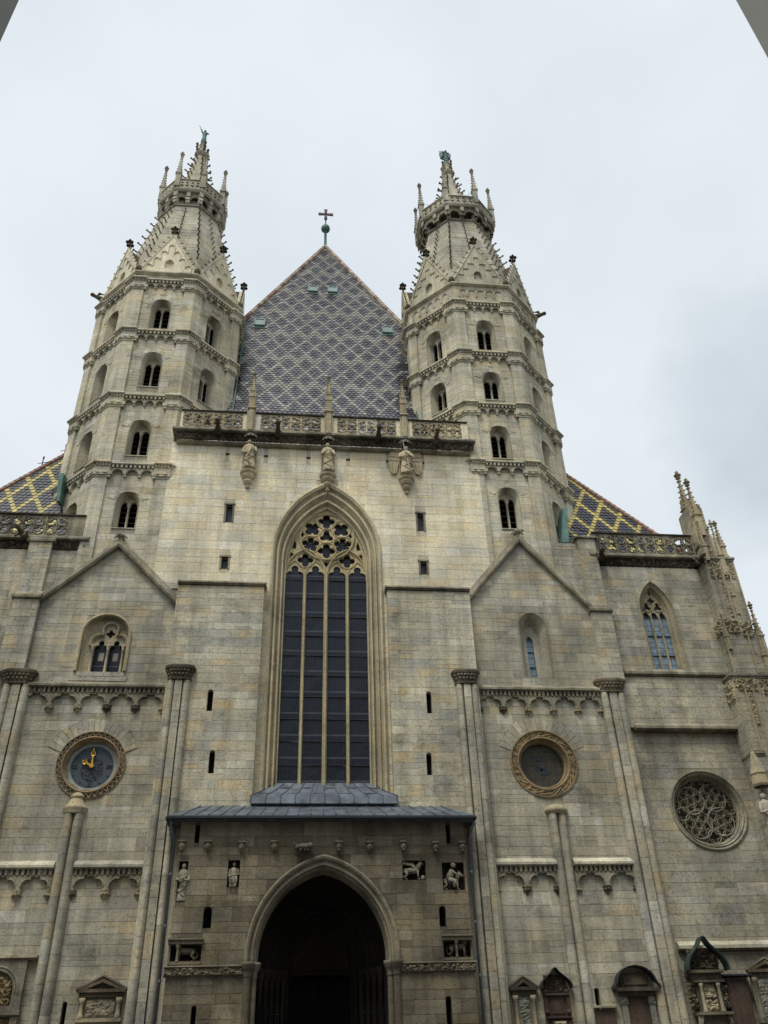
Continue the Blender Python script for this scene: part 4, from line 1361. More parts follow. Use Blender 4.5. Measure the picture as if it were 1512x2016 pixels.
    for k, fr in frames:
        if k in (3, 4, -3): continue
        tri = [(-gh, zg+.1), (0, za), (gh, zg+.1)]
        gb = MB()
        gb.plate(tri, [opening(0, .27, zg+.55, zg+1.05, zg+1.42, 5)], fr, -.3, -.006)
        gb.plate(opening(0, .3, zg+.5, zg+1.05, zg+1.45, 5), [], fr, -.22, -.2)
        # stepped mouldings
        for sg in (-1, 1):
            st = [(.2, zg+2.75), (.2, zg+2.1), (.62, zg+2.1), (.62, zg+1.55), (.98, zg+1.55), (.98, zg+.95), (1.36, zg+.95), (1.36, zg+.3)]
            st = [(0, zg+2.75)]+st
            if s < 0:                                      # rounded steps
                rs = []
                for u, z in ((0, zg+2.6), (.42, zg+1.95), (.82, zg+1.3), (1.24, zg+.65)):
                    rs += [(u-.02+.19*math.cos(t) if u else .19*math.cos(t), z+.19*math.sin(t)) for t in ([PI*q/6 for q in range(6, -1, -1)] if u else [PI*q/6 for q in range(3, -1, -1)])]
                    rs += [(rs[-1][0], z-.42)]
                st = rs
            gb.tube([fp(fr, u*sg, z, .02) for u, z in st], .045, 4)
        if s > 0 and k == 0: gb.fbox(fr, -.22, .22, zg+.55, zg+.85, -.2, -.19)
        # raking edge
        for sg in (-1, 1):
            gb.tube([fp(fr, sg*(gh+.05), zg+.05, -.02), fp(fr, 0, za+.06, -.02)], .09, 4)
        G = gb.build('gable', 'stone_cream' if s < 0 else 'stone_tower', T)
        # saddle roof behind the gable, dying into the spire
        rf = MB()
        tip = fp(fr, 0, za, -.1); back = fp(fr, 0, za, -2.2)
        for sg in (-1, 1):
            e0 = fp(fr, sg*gh, zg+.1, -.1); e1 = fp(fr, sg*gh*.75, zg+.1, -2.0)
            rf.add([tip, e0, e1, back], [(0, 1, 2, 3)] if sg < 0 else [(0, 3, 2, 1)])
        rf.build('gable_roof', 'stone_sooty', G)
        # cross flower
        fl = MB()
        p = fp(fr, 0, za, -.03)
        fl.lathe(tuple(p), [(.09, 0), (.07, .3), (.12, .34), (.07, .4), (.06, .6), (.1, .66), (0, .95)], 6)
        for q in range(4):
            t = q*PI/2+PI/4
            fl.ball((p.x+.2*math.cos(t), p.y+.2*math.sin(t), p.z+.55), .13, .13, .11, 6, 4)
        for q in range(4):
            t = q*PI/2
            fl.ball((p.x+.11*math.cos(t), p.y+.11*math.sin(t), p.z+.8), .09, .09, .08, 6, 4)
        fl.build('cross_flower', 'stone_black', G)
        for sg in (-1, 1):
            for i in range(7):
                t = (i+.7)/7.4
                p = fp(fr, sg*gh*(1-t), zg+.1+(za-zg-.1)*t+.08, 0.0)
                if k in seen or abs(k) < 3:
                    fl2 = o = bpy.data.objects.new('crocket', crocket_mesh())
                    col.objects.link(o); o.parent = T; o.location = p-T.location
                    o.rotation_euler = (0, 0, math.atan2(fr[1].y, fr[1].x)+sg*PI/2)
                    o.scale = (.55, .55, .55)
    # gargoyles on the corners
    for j, (k, fr) in enumerate(frames):
        k2, fr2 = frames[(j+1) % 8]
        if k not in (-3, -2, -1, 0, 1, 2): continue
        c_ = fp(fr, hs, zg+.15, 0)
        dirv = (fr[2]+fr2[2]).normalized()
        if k in ((-2, ) if s < 0 else (1, )):
            gg = MB()
            b = c_
            gg.tube([b-dirv*.2, b+dirv*.2+Z*.02, b+dirv*.42+Z*.06, b+dirv*.6+Z*.1], [.2, .17, .13, .12], 7)
            e = b+dirv*.68+Z*.12
            gg.ball(tuple(e), .16, .16, .12, 7, 5)
            gg.tube([b+dirv*.4+Z*.12, b+dirv*.3+Z*.42, b+dirv*.05+Z*.45], [.06, .1, .03], 5)
            gg.build('gargoyle', 'stone_sooty', T, smooth=True)
        else:
            gg = MB()
            gg.ball(tuple(c_+Z*.2), .22, .22, .3, 7, 5)
            gg.build('corner_stop', 'stone_sooty', T)
    # spire
    a1 = 2.05 if s < 0 else 2.25
    ap_ = 2.3 if s < 0 else 2.8
    zn, zp0, zp1 = (55.05, 56.8, 57.85) if s < 0 else (55.3, 56.65, 57.5)
    z0 = zg+.1
    sp = Ashlar(T, 'stone_tower', 0)
    a0 = 4.25
    sm = MB()
    sm.loft([octo(ax, ay, a0, z0), octo(ax, ay, a1, zn)], True, False, True)
    SP = sm.build('spire', 'stone_tower', T)
    cs = MB()
    z = z0
    R = random.Random(17)
    for k, fr in frames:
        if abs(k) > 2: continue
        z = z0
        while z < zn-.1:
            h = min(.42, zn-z)
            t0, t1 = (z-z0)/(zn-z0), (z+h-z0)/(zn-z0)
            aa, ab = a0+(a1-a0)*t0, a0+(a1-a0)*t1
            w0, w1 = aa*T225, ab*T225
            nb_ = max(1, int(w0*2/.9))
            off = R.uniform(-.2, .2)
            cuts = [-1.0]+sorted(min(.9, max(-.9, -1+2*(i+off)/nb_)) for i in range(1, nb_))+[1.0]
            for c0, c1 in zip(cuts[:-1], cuts[1:]):
                dd = R.uniform(.004, .018)
                P = lambda c, wv, av, zz, d: Vector((ax, ay, zz))+fr[2]*(av+d)+fr[1]*(c*wv)
                g0, g1 = .008/w0, .008/w1
                cs.add([P(c0+g0, w0, aa, z+.008, dd), P(c1-g0, w0, aa, z+.008, dd), P(c1-g1, w1, ab, z+h-.008, dd), P(c0+g1, w1, ab, z+h-.008, dd),
                        P(c0, w0, aa, z, -.03), P(c1, w0, aa, z, -.03), P(c1, w1, ab, z+h, -.03), P(c0, w1, ab, z+h, -.03)],
                       [(0, 1, 2, 3), (4, 5, 1, 0), (5, 6, 2, 1), (6, 7, 3, 2), (7, 4, 0, 3)])
            z += h
    cs.build('spire_stone', 'stone_spire', T, kind='stuff')
    for k in range(8):
        th = PI/8+k*PI/4
        d = Vector((math.sin(th), -math.cos(th), 0))
        if d.y > .5: continue
        n = 12
        for i in range(n):
            t = (i+.8)/n
            if t < .18: continue
            rr = (a0+(a1-a0)*t)/math.cos(PI/8)
            p = Vector((ax, ay, z0+(zn-z0)*t))+d*rr
            crocket(T, p, th, .78)
        # thin central rib of each face
        fr = frames[(k+3) % 8][1]
    for k, fr in frames:
        if abs(k) > 1: continue
        for i in range(9):
            t = .40+.58*i/9
            av = a0+(a1-a0)*t
            p = Vector((ax, ay, z0+(zn-z0)*t))+fr[2]*av
            crocket(T, p, math.atan2(fr[1].y, fr[1].x), .6)
    # corbelled gallery
    gl = MB()
    gl.loft([octo(ax, ay, a1, zn-.02), octo(ax, ay, a1+.12, zn+.03), octo(ax, ay, a1+.12, zn+.1), octo(ax, ay, a1-.25, zn+.14), octo(ax, ay, a1-.25, zp0-.25)], True)
    ao = ap_
    gl.loft([octo(ax, ay, ao-.35, zp0-.28), octo(ax, ay, ao-.02, zp0-.28), octo(ax, ay, ao+.06, zp0-.18), octo(ax, ay, ao+.1, zp0-.06), octo(ax, ay, ao+.1, zp0), octo(ax, ay, ao-.2, zp0)], True, True, True)
    GA = gl.build('gallery', 'stone_spire', T)
    for k, fr in frames:
        if k in (4, 3, -3): continue
        o3 = Vector((ax, ay, 0))
        ws = (ao-.02)*T225
        for u in (-ws, 0.0) if k != 2 else (-ws, 0.0, ws):
            br = MB()
            dirv = fr[2] if u == 0 else (fr[2]*ao+fr[1]*u).normalized()
            tang = Vector((-dirv.y, dirv.x, 0))
            sca = 1.0 if u == 0 else 1/math.cos(PI/8)
            ri, ro = (a1+.02)*sca, (ao-.03)*sca
            pf = [(ri-.2, zn+.1), (ri+.05, zn+.12), (ri+.18, zn+.3), (ri+.16, zn+.55), (ri+.22, zn+.6), (ro-.12, zn+1.1), (ro-.02, zp0-.75), (ro, zp0-.26), (ri-.2, zp0-.26)]
            hw_ = .14
            br.loft([[o3+dirv*r+Z*z+tang*hw_ for r, z in pf], [o3+dirv*r+Z*z-tang*hw_ for r, z in pf]], True, True, True)
            br.build('bracket', 'stone_spire', GA)
        # trefoil screens between brackets
        scn = MB()
        f2 = (o3+fr[2]*(ao-.16), fr[1], fr[2])
        for u in (-ws/2, ws/2):
            c = foil(u, zp0-.78, ws*.36, 3, PI/2, 5)
            scn.plate([(u-ws/2, zp0-1.1), (u-ws/2, zp0-.25), (u+ws/2, zp0-.25), (u+ws/2, zp0-1.1), (u+ws*.3, zp0-1.1)]+[(u+ws*.3*math.cos(t), zp0-1.0+ws*.3*math.sin(t)) for t in [PI*q/6 for q in range(1, 6)]]+[(u-ws*.3, zp0-1.1)], [], f2, -.12, 0)
        scn.build('trefoil_screen', 'stone_trim', GA)
        # parapet panel
        pp = MB()
        f3 = (o3+fr[2]*ao, fr[1], fr[2])
        W_ = ao*T225
        hz = (zp0+zp1)/2
        hl = []
        n = 4
        for i in range(n):
            u = -W_*.78+W_*1.56*(i+.5)/n
            hl.append(foil(u, hz-.14, W_*.15, 3, PI/2 if i % 2 else -PI/2, 4))
            hl.append(foil(u, hz+.2, W_*.13, 3, -PI/2 if i % 2 else PI/2, 4))
        pp.plate(rect(-W_, W_, zp0, zp1), hl, f3, -.15, 0)
        pp.fbox(f3, -W_-.03, W_+.03, zp1, zp1+.09, -.2, .07)
        pp.fbox(f3, -W_, -W_*.82, zp0, zp1, -.15, .04)
        pp.fbox(f3, W_*.82, W_, zp0, zp1, -.15, .04)
        pp.build('parapet', 'stone_spire', GA)
    for k in range(8):
        th = PI/8+k*PI/4
        r = (ao-.08)/math.cos(PI/8)
        pn = MB()
        p = (ax+r*math.sin(th), ay-r*math.cos(th), zp0+.2)
        spirelet(pn, p, .25, 4.5, 7)
        pn.build('pinnacle', 'stone_spire', GA)
        ir = MB()
        c2 = Vector((ax, ay, zp1+1.6))
        q = Vector(p)+Z*2.0
        ir.tube([q, q*.45+c2*.55], .012, 4)
        ir.build('tie_rod', 'iron', GA)
    # upper spire
    us = MB()
    us.loft([octo(ax, ay, a1-.45, zp0-.1), octo(ax, ay, a1-.45, zp1-.3), octo(ax, ay, a1-.6, zp1), octo(ax, ay, a1*.42, 60.6), octo(ax, ay, .30, 64.2)], True)
    us.lathe((ax, ay, 64.1), [(.30, 0), (.5, .25), (.56, .4), (.5, .5), (.3, .55), (.26, 1.1), (.3, 1.3), (.22, 1.5), (.3, 1.75), (.16, 1.95), (.14, 2.3), (0, 2.35)], 10)
    US = us.build('upper_spire', 'stone_spire', T)
    for k in range(8):
        th = PI/8+k*PI/4
        d = Vector((math.sin(th), -math.cos(th), 0))
        if d.y > .5: continue
        for i in range(7):
            t = (i+.5)/7.3
            zq_ = zp1+(64.2-zp1)*t
            rr = ((a1-.6)+(a1*.42-a1+.6)*(zq_-zp1)/(60.6-zp1) if zq_ < 60.6 else a1*.42+(.3-a1*.42)*(zq_-60.6)/3.6)/math.cos(PI/8)
            crocket(T, Vector((ax, ay, zp1+(64.2-zp1)*t))+d*rr, th, .85)
    fn = MB()
    for q in range(4):
        t = q*PI/2+PI/4*.7
        d = Vector((math.cos(t), math.sin(t), 0))
        b = Vector((ax, ay, 65.0))
        fn.tube([b+d*.2, b+d*.38+Z*.05, b+d*.48+Z*.35, b+d*.4+Z*.6], [.08, .1, .11, .06], 5)
        fn.ball(tuple(b+d*.48+Z*.72), .12, .12, .14, 6, 4)
        fn.ball(tuple(b+d*.42+Z*(-.05)), .11, .11, .11, 6, 4)
    fn.build('leaf_crown', 'stone_sooty', US)
    return T, ax, ay, A
for s in (-1, 1):
    T, ax, ay, A = make_tower(s)
    A.finish()
    # copper figure on the tip
    zb = 66.4
    f = MB()
    if s < 0:
        f.lathe((ax, ay, zb), [(.16, 0), (.24, .05), (.2, .3), (.16, .8), (.2, 1.1), (.17, 1.3), (.07, 1.42), (0, 1.42)], 10, sy=.7)
        f.ball((ax, ay, zb+1.53), .11, .11, .14, 8, 6)
        f.tube([(ax+.17, ay, zb+1.28), (ax+.3, ay-.12, zb+1.0), (ax+.16, ay-.25, zb+.95)], [.07, .06, .045], 6)
        f.tube([(ax-.17, ay, zb+1.28), (ax-.26, ay-.1, zb+1.4), (ax-.28, ay-.18, zb+1.55)], [.07, .055, .04], 6)
        f.tube([(ax-.3, ay-.2, zb+1.4), (ax-.38, ay-.2, zb+1.75), (ax-.5, ay-.2, zb+2.0)], .025, 4)
        lab = 'slim green copper figure holding up a staff on the left tower tip'
    else:
        f.lathe((ax, ay, zb), [(.16, 0), (.24, .05), (.19, .3), (.15, .7), (.2, .95), (.17, 1.12), (.07, 1.22), (0, 1.22)], 10, sy=.7)
        f.ball((ax+.02, ay, zb+1.32), .11, .11, .13, 8, 6)
        for sg in (-1, 1):
            f.add([(ax+sg*.08, ay+.1, zb+1.05), (ax+sg*.3, ay+.2, zb+1.5), (ax+sg*.5, ay+.2, zb+1.25), (ax+sg*.42, ay+.2, zb+.55), (ax+sg*.2, ay+.12, zb+.3),
                   (ax+sg*.08, ay+.16, zb+1.05), (ax+sg*.3, ay+.26, zb+1.5), (ax+sg*.5, ay+.26, zb+1.25), (ax+sg*.42, ay+.26, zb+.55), (ax+sg*.2, ay+.18, zb+.3)],
                  [(0, 1, 2, 3, 4), (9, 8, 7, 6, 5), (0, 5, 6, 1), (1, 6, 7, 2), (2, 7, 8, 3), (3, 8, 9, 4), (4, 9, 5, 0)])
            f.tube([(ax+sg*.15, ay, zb+1.08), (ax+sg*.25, ay-.15, zb+.85), (ax-.3, ay-.3, zb+.8)], [.06, .05, .04], 5)
        for i in range(4): f.tube([(ax-.62, ay-.3, zb+.5+.1*i), (ax-.3, ay-.3, zb+.55+.1*i)], .018, 4)
        lab = 'green copper winged figure carrying a gridiron on the right tower tip'
    f.lathe((ax, ay, zb-.3), [(.14, 0), (.22, .1), (.16, .3), (0, .3)], 8)
    o = f.build('copper_statue', 'copper', smooth=True)
    tag(o, lab, 'statue')
# ================================================================ nave roof
def tile_mesh(name, wd, ht, mat, th=.022, lift=.05, point=.3):
    """a beaver-tail tile hung in the frame: u across, v down the slope from 0 to ht"""
    top = [(-wd/2, 0), (wd/2, 0), (wd/2, ht*(1-point)), (wd*.28, ht*(1-point*.3)), (0, ht), (-wd*.28, ht*(1-point*.3)), (-wd/2, ht*(1-point))]
    v, f = [], []
    for u, y in top: v.append((u, -y, lift*y/ht+.004))
    for u, y in top[2:]: v.append((u, -y, lift*y/ht-th))
    f.append(tuple(reversed(range(7))))
    for i in range(4): f.append((2+i, 3+i, 8+i, 7+i))
    return v, f
def tile_roof(root, O, U, Vup, Nn, inside, rows, wd, ex, colour, limit, seed, joined_name, mats, ju=.5):
    """tiles on a plane: O origin at the eaves, U across, Vup up the slope; inside(u, v) tells what is covered"""
    R = random.Random(seed)
    joined = {m: MB() for m in mats}
    shared = {}
    cand = []
    for r in range(rows):
        v0 = r*ex
        off = (r % 2)*.5
        n = 70
        for i in range(-n, n+1):
            u = (i+off)*wd
            if not inside(u, v0+ex*.4): continue
            cand.append((u, v0, colour(i, off, r, u, v0), r))
    def world(u, v): return O+U*u+Vup*v
    def sc2(c):
        p = world(c[0], c[1])
        return 1/(p-CAM).length
    order = sorted(range(len(cand)), key=lambda q: -sc2(cand[q])) if limit else []
    pick = set(order[:limit])
    Mx = Matrix((U, Vup, Nn)).transposed()
    for q, (u, v0, m, r) in enumerate(cand):
        jl = R.uniform(-.004, .006)
        ang = R.uniform(-.02, .02)
        if q in pick:
            if m not in shared:
                v, f = tile_mesh('tile', wd*.96, ex*1.5, m)
                me = bpy.data.meshes.new('tile'); me.from_pydata(v, [], f); me.materials.append(M[m]); shared[m] = me
            o = bpy.data.objects.new('tile', shared[m]); col.objects.link(o); o.parent = root
            o.matrix_local = Matrix.Translation(world(u, v0+ex*1.2)+Nn*jl-root.location) @ Mx.to_4x4() @ Matrix.Rotation(ang, 4, 'Z')
        else:
            v, f = tile_mesh('tile', wd*.96, ex*1.5, m)
            c, s_ = math.cos(ang), math.sin(ang)
            b = world(u, v0+ex*1.2)+Nn*jl
            joined[m].add([b+U*(x*c-y*s_)+Vup*(x*s_+y*c)+Nn*z for x, y, z in v], f)
    for m, mb in joined.items():
        if mb.v: mb.build(joined_name, m, root, kind='stuff')
def ridge_tiles(root, a, b, n, mats, seed, limit=True, r=.16):
    R = random.Random(seed)
    a, b = Vector(a), Vector(b)
    t = (b-a).normalized()
    me = {}
    L = (b-a).length/n
    for m in mats:
        mb = MB()
        mb.tube([(0, 0, 0), (0, 0, L*1.12)], [r*1.08, r*.9], 8)
        x = bpy.data.meshes.new('ridge_tile'); x.from_pydata(mb.v, [], mb.f); x.materials.append(M[m]); me[m] = x
    q = t.to_track_quat('Z', 'Y').to_matrix().to_4x4()
    for i in range(n):
        o = bpy.data.objects.new('ridge_tile', me[R.choice(mats)]); col.objects.link(o); o.parent = root
        o.matrix_local = Matrix.Translation(a+t*L*i-root.location) @ q

NR = thing('nave_roof', 'steep hipped nave roof with pale and violet diamond tiles between the towers', 'roof', (0, 1.5, 32))
PK = Vector((0, 9.0, 60.0))
half_at = lambda z: 12.0*(60.0-z)/27.5
base = MB()
hb = 12.0
SK = 46.0
base.add([(-hb, 1.5, 32.5), (hb, 1.5, 32.5), (0, 9, 60), (-hb, SK, 32.5), (hb, SK, 32.5), (0, SK, 60)], [(0, 1, 2), (0, 2, 5, 3), (1, 4, 5, 2), (0, 3, 4, 1), (3, 5, 4)])
base.build('roof_deck', 'tile_black', NR)
Vup = Vector((0, 7.5, 27.5)).normalized()
Nn = Vector((0, -27.5, 7.5)).normalized()
slope_len = math.sqrt(7.5**2+27.5**2)
def nave_col(i, off, r, u, v):
    a = (r % 64)
    # two staggered rows of diamonds, then a pale gap of three courses
    x = (i+off)
    band = 14
    rr = r % band
    if r in (14, 15): return 'tile_dark'
    dk = False
    fl_ = .5*(r//band % 2)+.125
    for cy, sh in ((3, .5), (7, 0), (11, .5)):
        xx = ((x/4.0+sh+fl_) % 1.0-.5)*4.0
        if abs(rr-cy) <= 2 and abs(xx) <= (2-abs(rr-cy))/2+.05: dk = True
    side = 1-abs(u)/max(1, half_at(32.5+v*27.5/slope_len))
    if v < 10 and abs(u) > 4.6+.9*noise.noise(Vector((u, v*.5, 3))) and noise.noise(Vector((u*1.3, v*.9, 8))) > -.15: return 'tile_black'
    return 'tile_dark' if dk else 'tile_pale'
def nave_in(u, v):
    z = 32.5+v*27.5/slope_len
    h = half_at(z)-.1
    return abs(u) < h and abs(u) < 7.4
tile_roof(NR, Vector((0, 1.5, 32.5))+Nn*.02, Vector((1, 0, 0)), Vup, Nn, nave_in, 122, .29, .235, nave_col, 300, 3, 'roof_tiles', ['tile_pale', 'tile_dark', 'tile_black'])
for s in (-1, 1):
    ridge_tiles(NR, Vector((s*half_at(45.5), 1.5+7.5*13/27.5-.02, 45.5)), PK+Vector((0, -.02, 0)), 58, ['terracotta', 'terracotta_pale', 'terracotta_pale'], 5+s, r=.17)
# roof hatches
def hatch(x, z):
    v = (z-32.5)/27.5*slope_len
    O_ = Vector((x, 1.5, 32.5))+Vup*v
    h = MB()
    P = lambda u, q, n: O_+Vector((1, 0, 0))*u+Vup*q+Nn*n
    def bx(u0, u1, q0, q1, n0, n1): h.hexa([P(u0, q0, n0), P(u1, q0, n0), P(u1, q1, n0), P(u0, q1, n0), P(u0, q0, n1), P(u1, q0, n1), P(u1, q1, n1), P(u0, q1, n1)])
    bx(-.36, .36, 0, .07, 0, .24); bx(-.36, .36, .83, .9, 0, .24); bx(-.36, -.29, .07, .83, 0, .24); bx(.29, .36, .07, .83, 0, .24)
    bx(-.29, .29, .07, .83, 0, .19)
    bx(-.5, .5, -.18, .0, .02, .1)
    h.build('roof_hatch', 'copper_hatch', NR)
for x, z in ((-.95, 51.6), (.52, 51.65), (-4.55, 46.05), (4.3, 46.0)): hatch(x, z)
for s in (-1, 1):                                          # copper flashing along the towers
    fl = MB()
    pth = []
    for z in (34, 38, 42, 46.5):
        y = 1.5+7.5*(z-32.5)/27.5
        pth.append(Vector((s*5.52, y-.12, z)))
    fl.tube(pth, .06, 5)
    fl.build('flashing', 'copper', NR)
# roof cross
CR = thing('roof_cross', 'dark metal cross over a green copper ball on the nave roof tip', 'cross', (0, 9, 60))
q = MB(); q.lathe((0, 9, 60), [(.2, -.2), (.12, .1), (.1, 1.9), (.14, 1.95), (0, 1.95)], 10); q.build('post', 'copper', CR, smooth=True)
q = MB(); q.ball((0, 9, 62.35), .38, .38, .40, 14, 10); q.build('ball', 'copper', CR, smooth=True)
q = MB(); q.tube([(0, 9, 62.7), (0, 9, 64.0)], .05, 6); q.ball((0, 9, 63.55), .1, .1, .08); q.build('rod', 'iron_rust', CR)
q = MB()
fr = fac(9)
def flare(p0, p1, w0, w1):
    d = (Vector(p1)-Vector(p0)).normalized(); n = Vector((-d.y, d.x))
    a, b = Vector(p0), Vector(p1)
    q.plate([tuple(a-n*w0), tuple(b-n*w1), tuple(b+n*w1), tuple(a+n*w0)], [], fr, -.06, .06)
cc_ = (0, 64.3)
for d in ((1, 0), (-1, 0), (0, 1), (0, -1)):
    flare(cc_, (cc_[0]+d[0]*.62, cc_[1]+d[1]*.62), .075, .14)
q.build('cross_arms', 'iron_rust', CR)

# ================================================================ nave gallery
_tp = {}
def tracery_panel(mat):
    """openwork panel 1.1 wide and 1.1 high, local frame x across, z up, front towards -y"""
    if mat in _tp: return _tp[mat]
    m = MB()
    fr = (Vector((0, 0, 0)), Vector((1, 0, 0)), Vector((0, -1, 0)))
    hl = []
    for s in (-1, 1):
        hl.append(foil(.27*s, .31, .245, 3 if s < 0 else 4, PI/2, 5, .56))
        p = [(.06*s, .98), (.10*s, .72), (.20*s, .62), (.34*s, .60), (.46*s, .70), (.47*s, .84), (.38*s, .80), (.34*s, .90), (.26*s, .86), (.20*s, 1.0), (.13*s, .92)]
        hl.append(p)
        hl.append([(.50*s, 1.03), (.50*s, .92), (.38*s, 1.0), (.30*s, 1.03)])
        hl.append([(.50*s, .5), (.50*s, .62), (.42*s, .57)])
        hl.append([(.50*s, .07), (.50*s, .16), (.44*s, .09)])
        hl.append([(.02*s, .09), (.02*s, .19), (.09*s, .1)])
        hl.append([(.02*s, .46), (.02*s, .7), (.07*s, .6), (.10*s, .53)])
    m.plate(rect(-.55, .55, 0, 1.1), hl, fr, -.06, .06)
    for s in (-1, 1):
        m.tube([fp(fr, a, b, .07) for a, b in circ(.27*s, .31, .255, 14)], .022, 4, True)
        m.tube([fp(fr, a, b, .07) for a, b in [(0, .55), (.06*s, .66), (.2*s, .57), (.4*s, .57), (.53*s, .75)]], .022, 4)
        m.tube([fp(fr, a, b, .07) for a, b in [(.53*s, .62), (.46*s, .9), (.3*s, 1.06)]], .022, 4)
    m.tube([fp(fr, 0, 0, .07), fp(fr, 0, 1.1, .07)], .028, 4)
    me = bpy.data.meshes.new('tracery_panel'); me.from_pydata(m.v, [], m.f); me.materials.append(M[mat])
    _tp[mat] = me
    return me
def put_panel(root, p, mat, ang=0.0, sx=1.0, sz=1.0):
    o = bpy.data.objects.new('tracery_panel', tracery_panel(mat)); col.objects.link(o); o.parent = root
    o.location = Vector(p)-root.location
    o.rotation_euler = (0, 0, ang)
    o.scale = (sx, 1, sz)
def gallery(root, u0, u1, z0, y, posts, panels, seed, mats=('stone_carved', 'stone_trim'), rail=1.2, ends=(0, 0)):
    """parapet on a foliage cornice: z0 is the underside of the openwork"""
    fr = fac(y)
    c = MB()
    profile(c, fr, u0-.35, u1+.35, [(-.6, z0-.02), (.05, z0-.02), (.16, z0-.1), (.2, z0-.16), (.2, z0-.26), (.1, z0-.3), (-.6, z0-.3)])
    profile(c, fr, u0-.1, u1+.1, [(-.6, z0-.72), (-.14, z0-.78), (-.1, z0-.83), (-.2, z0-.9), (-.6, z0-.92)])
    C_ = c.build('cornice', 'stone_trim', root)
    f = MB()
    slope = (fr[0]+Vector((0, .06, 0)), fr[1], fr[2])
    relief(f, fr, u0-.25, u1+.25, z0-.75, z0-.28, -.12, .22, seed, 5.5, .045)
    f.build('foliage_frieze', 'stone_sooty', C_)
    r = MB()
    profile(r, fr, u0, u1, [(-.16, z0+rail), (.1, z0+rail), (.13, z0+rail-.05), (.08, z0+rail-.11), (-.16, z0+rail-.11)])
    r.build('rail', 'stone_black' if mats[0] != 'x' else 'stone_trim', root)
    k = MB()
    for a, b in ends_list(u0, u1, panels): k.fbox(fr, a, b, z0-.02, z0+rail-.11, -.12, .04)
    if k.v: k.build('parapet_block', mats[1], root)
    R = random.Random(seed)
    for a, b in panels:
        n = max(1, int(round((b-a)/1.06)))
        p = (b-a)/n
        for i in range(n):
            put_panel(root, (a+(i+.5)*p, y+.02, z0), mats[0] if R.random() < .75 else mats[-1], 0, p/1.1, (rail-.11)/1.1)
def ends_list(u0, u1, panels):
    L, x = [], u0
    for a, b in panels:
        if a-x > .02: L.append((x, a))
        x = b
    if u1-x > .02: L.append((x, u1))
    return L
NG = thing('nave_gallery', 'openwork stone parapet with three pinnacles across the nave front', 'parapet', (0, -.45, 31.2))
gallery(NG, -7.95, 7.8, 32.12, -.42, None, [(-7.85, -4.62), (-3.68, -.38), (.5, 3.78), (4.66, 7.45)], 12, ('stone_carved', 'stone_cream'))
def gargoyle(root, p, d, L=.9, mat='stone_sooty'):
    m = MB()
    p = Vector(p); d = Vector(d).normalized()
    sd_ = Vector((-d.y, d.x, 0))
    m.tube([p-d*.2, p+d*L*.35-Z*.03, p+d*L*.7+Z*.05, p+d*L+Z*.03], [.17, .16, .12, .1], 7)
    h = p+d*(L+.12)+Z*.06
    m.ball(tuple(h), .15, .16, .13, 8, 6)
    m.ball(tuple(h+d*.14-Z*.02), .08, .09, .07, 6, 4)
    for s in (-1, 1):
        m.tube([h+sd_*s*.08+Z*.08, h+sd_*s*.14+Z*.2], [.05, .015], 5)
        m.tube([p+d*.25+sd_*s*.14, p+d*.4+sd_*s*.2-Z*.2, p+d*.55+sd_*s*.15-Z*.32], [.08, .06, .05], 5)
        m.tube([p+d*.1+sd_*s*.12+Z*.1, p+d*.0+sd_*s*.2+Z*.3], [.08, .02], 5)
    return m.build('gargoyle', mat, root, smooth=True)
for x in (-5.87, -2.69, 2.72, 5.9): gargoyle(NG, (x, -.55, 31.75), (0, -1, 0), .75)
for x in (-4.2, .03, 4.22):
    pn = MB()
    fr = fac(-.42)
    for k, (wd, d) in enumerate(((.22, .16), (.13, .24))): pn.fbox(fr, x-wd, x+wd, 31.95, 33.5, -.1, d)
    pn.lathe((x, -.5, 33.45), [(.30, 0), (.33, .06), (.26, .14)], 4, PI/4, PI/4+2*PI)
    pn.fbox(fr, x-.17, x+.17, 33.5, 34.5, -.1, .2)
    for k in range(5): pn.tube([fp(fr, x-.15+.075*k, 33.55, .21), fp(fr, x-.15+.075*k, 34.4, .21)], .02, 4)
    for k in range(3):
        u = x-.14+.14*k
        pn.add([fp(fr, u-.09, 34.35, .24), fp(fr, u+.09, 34.35, .24), fp(fr, u, 34.85, .22), fp(fr, u, 34.5, 0)], [(0, 1, 2), (0, 2, 3), (1, 3, 2)])
    spirelet(pn, (x, -.47, 34.0), .19, 2.35, 6)
    pn.build('pinnacle', 'stone_carved', NG)

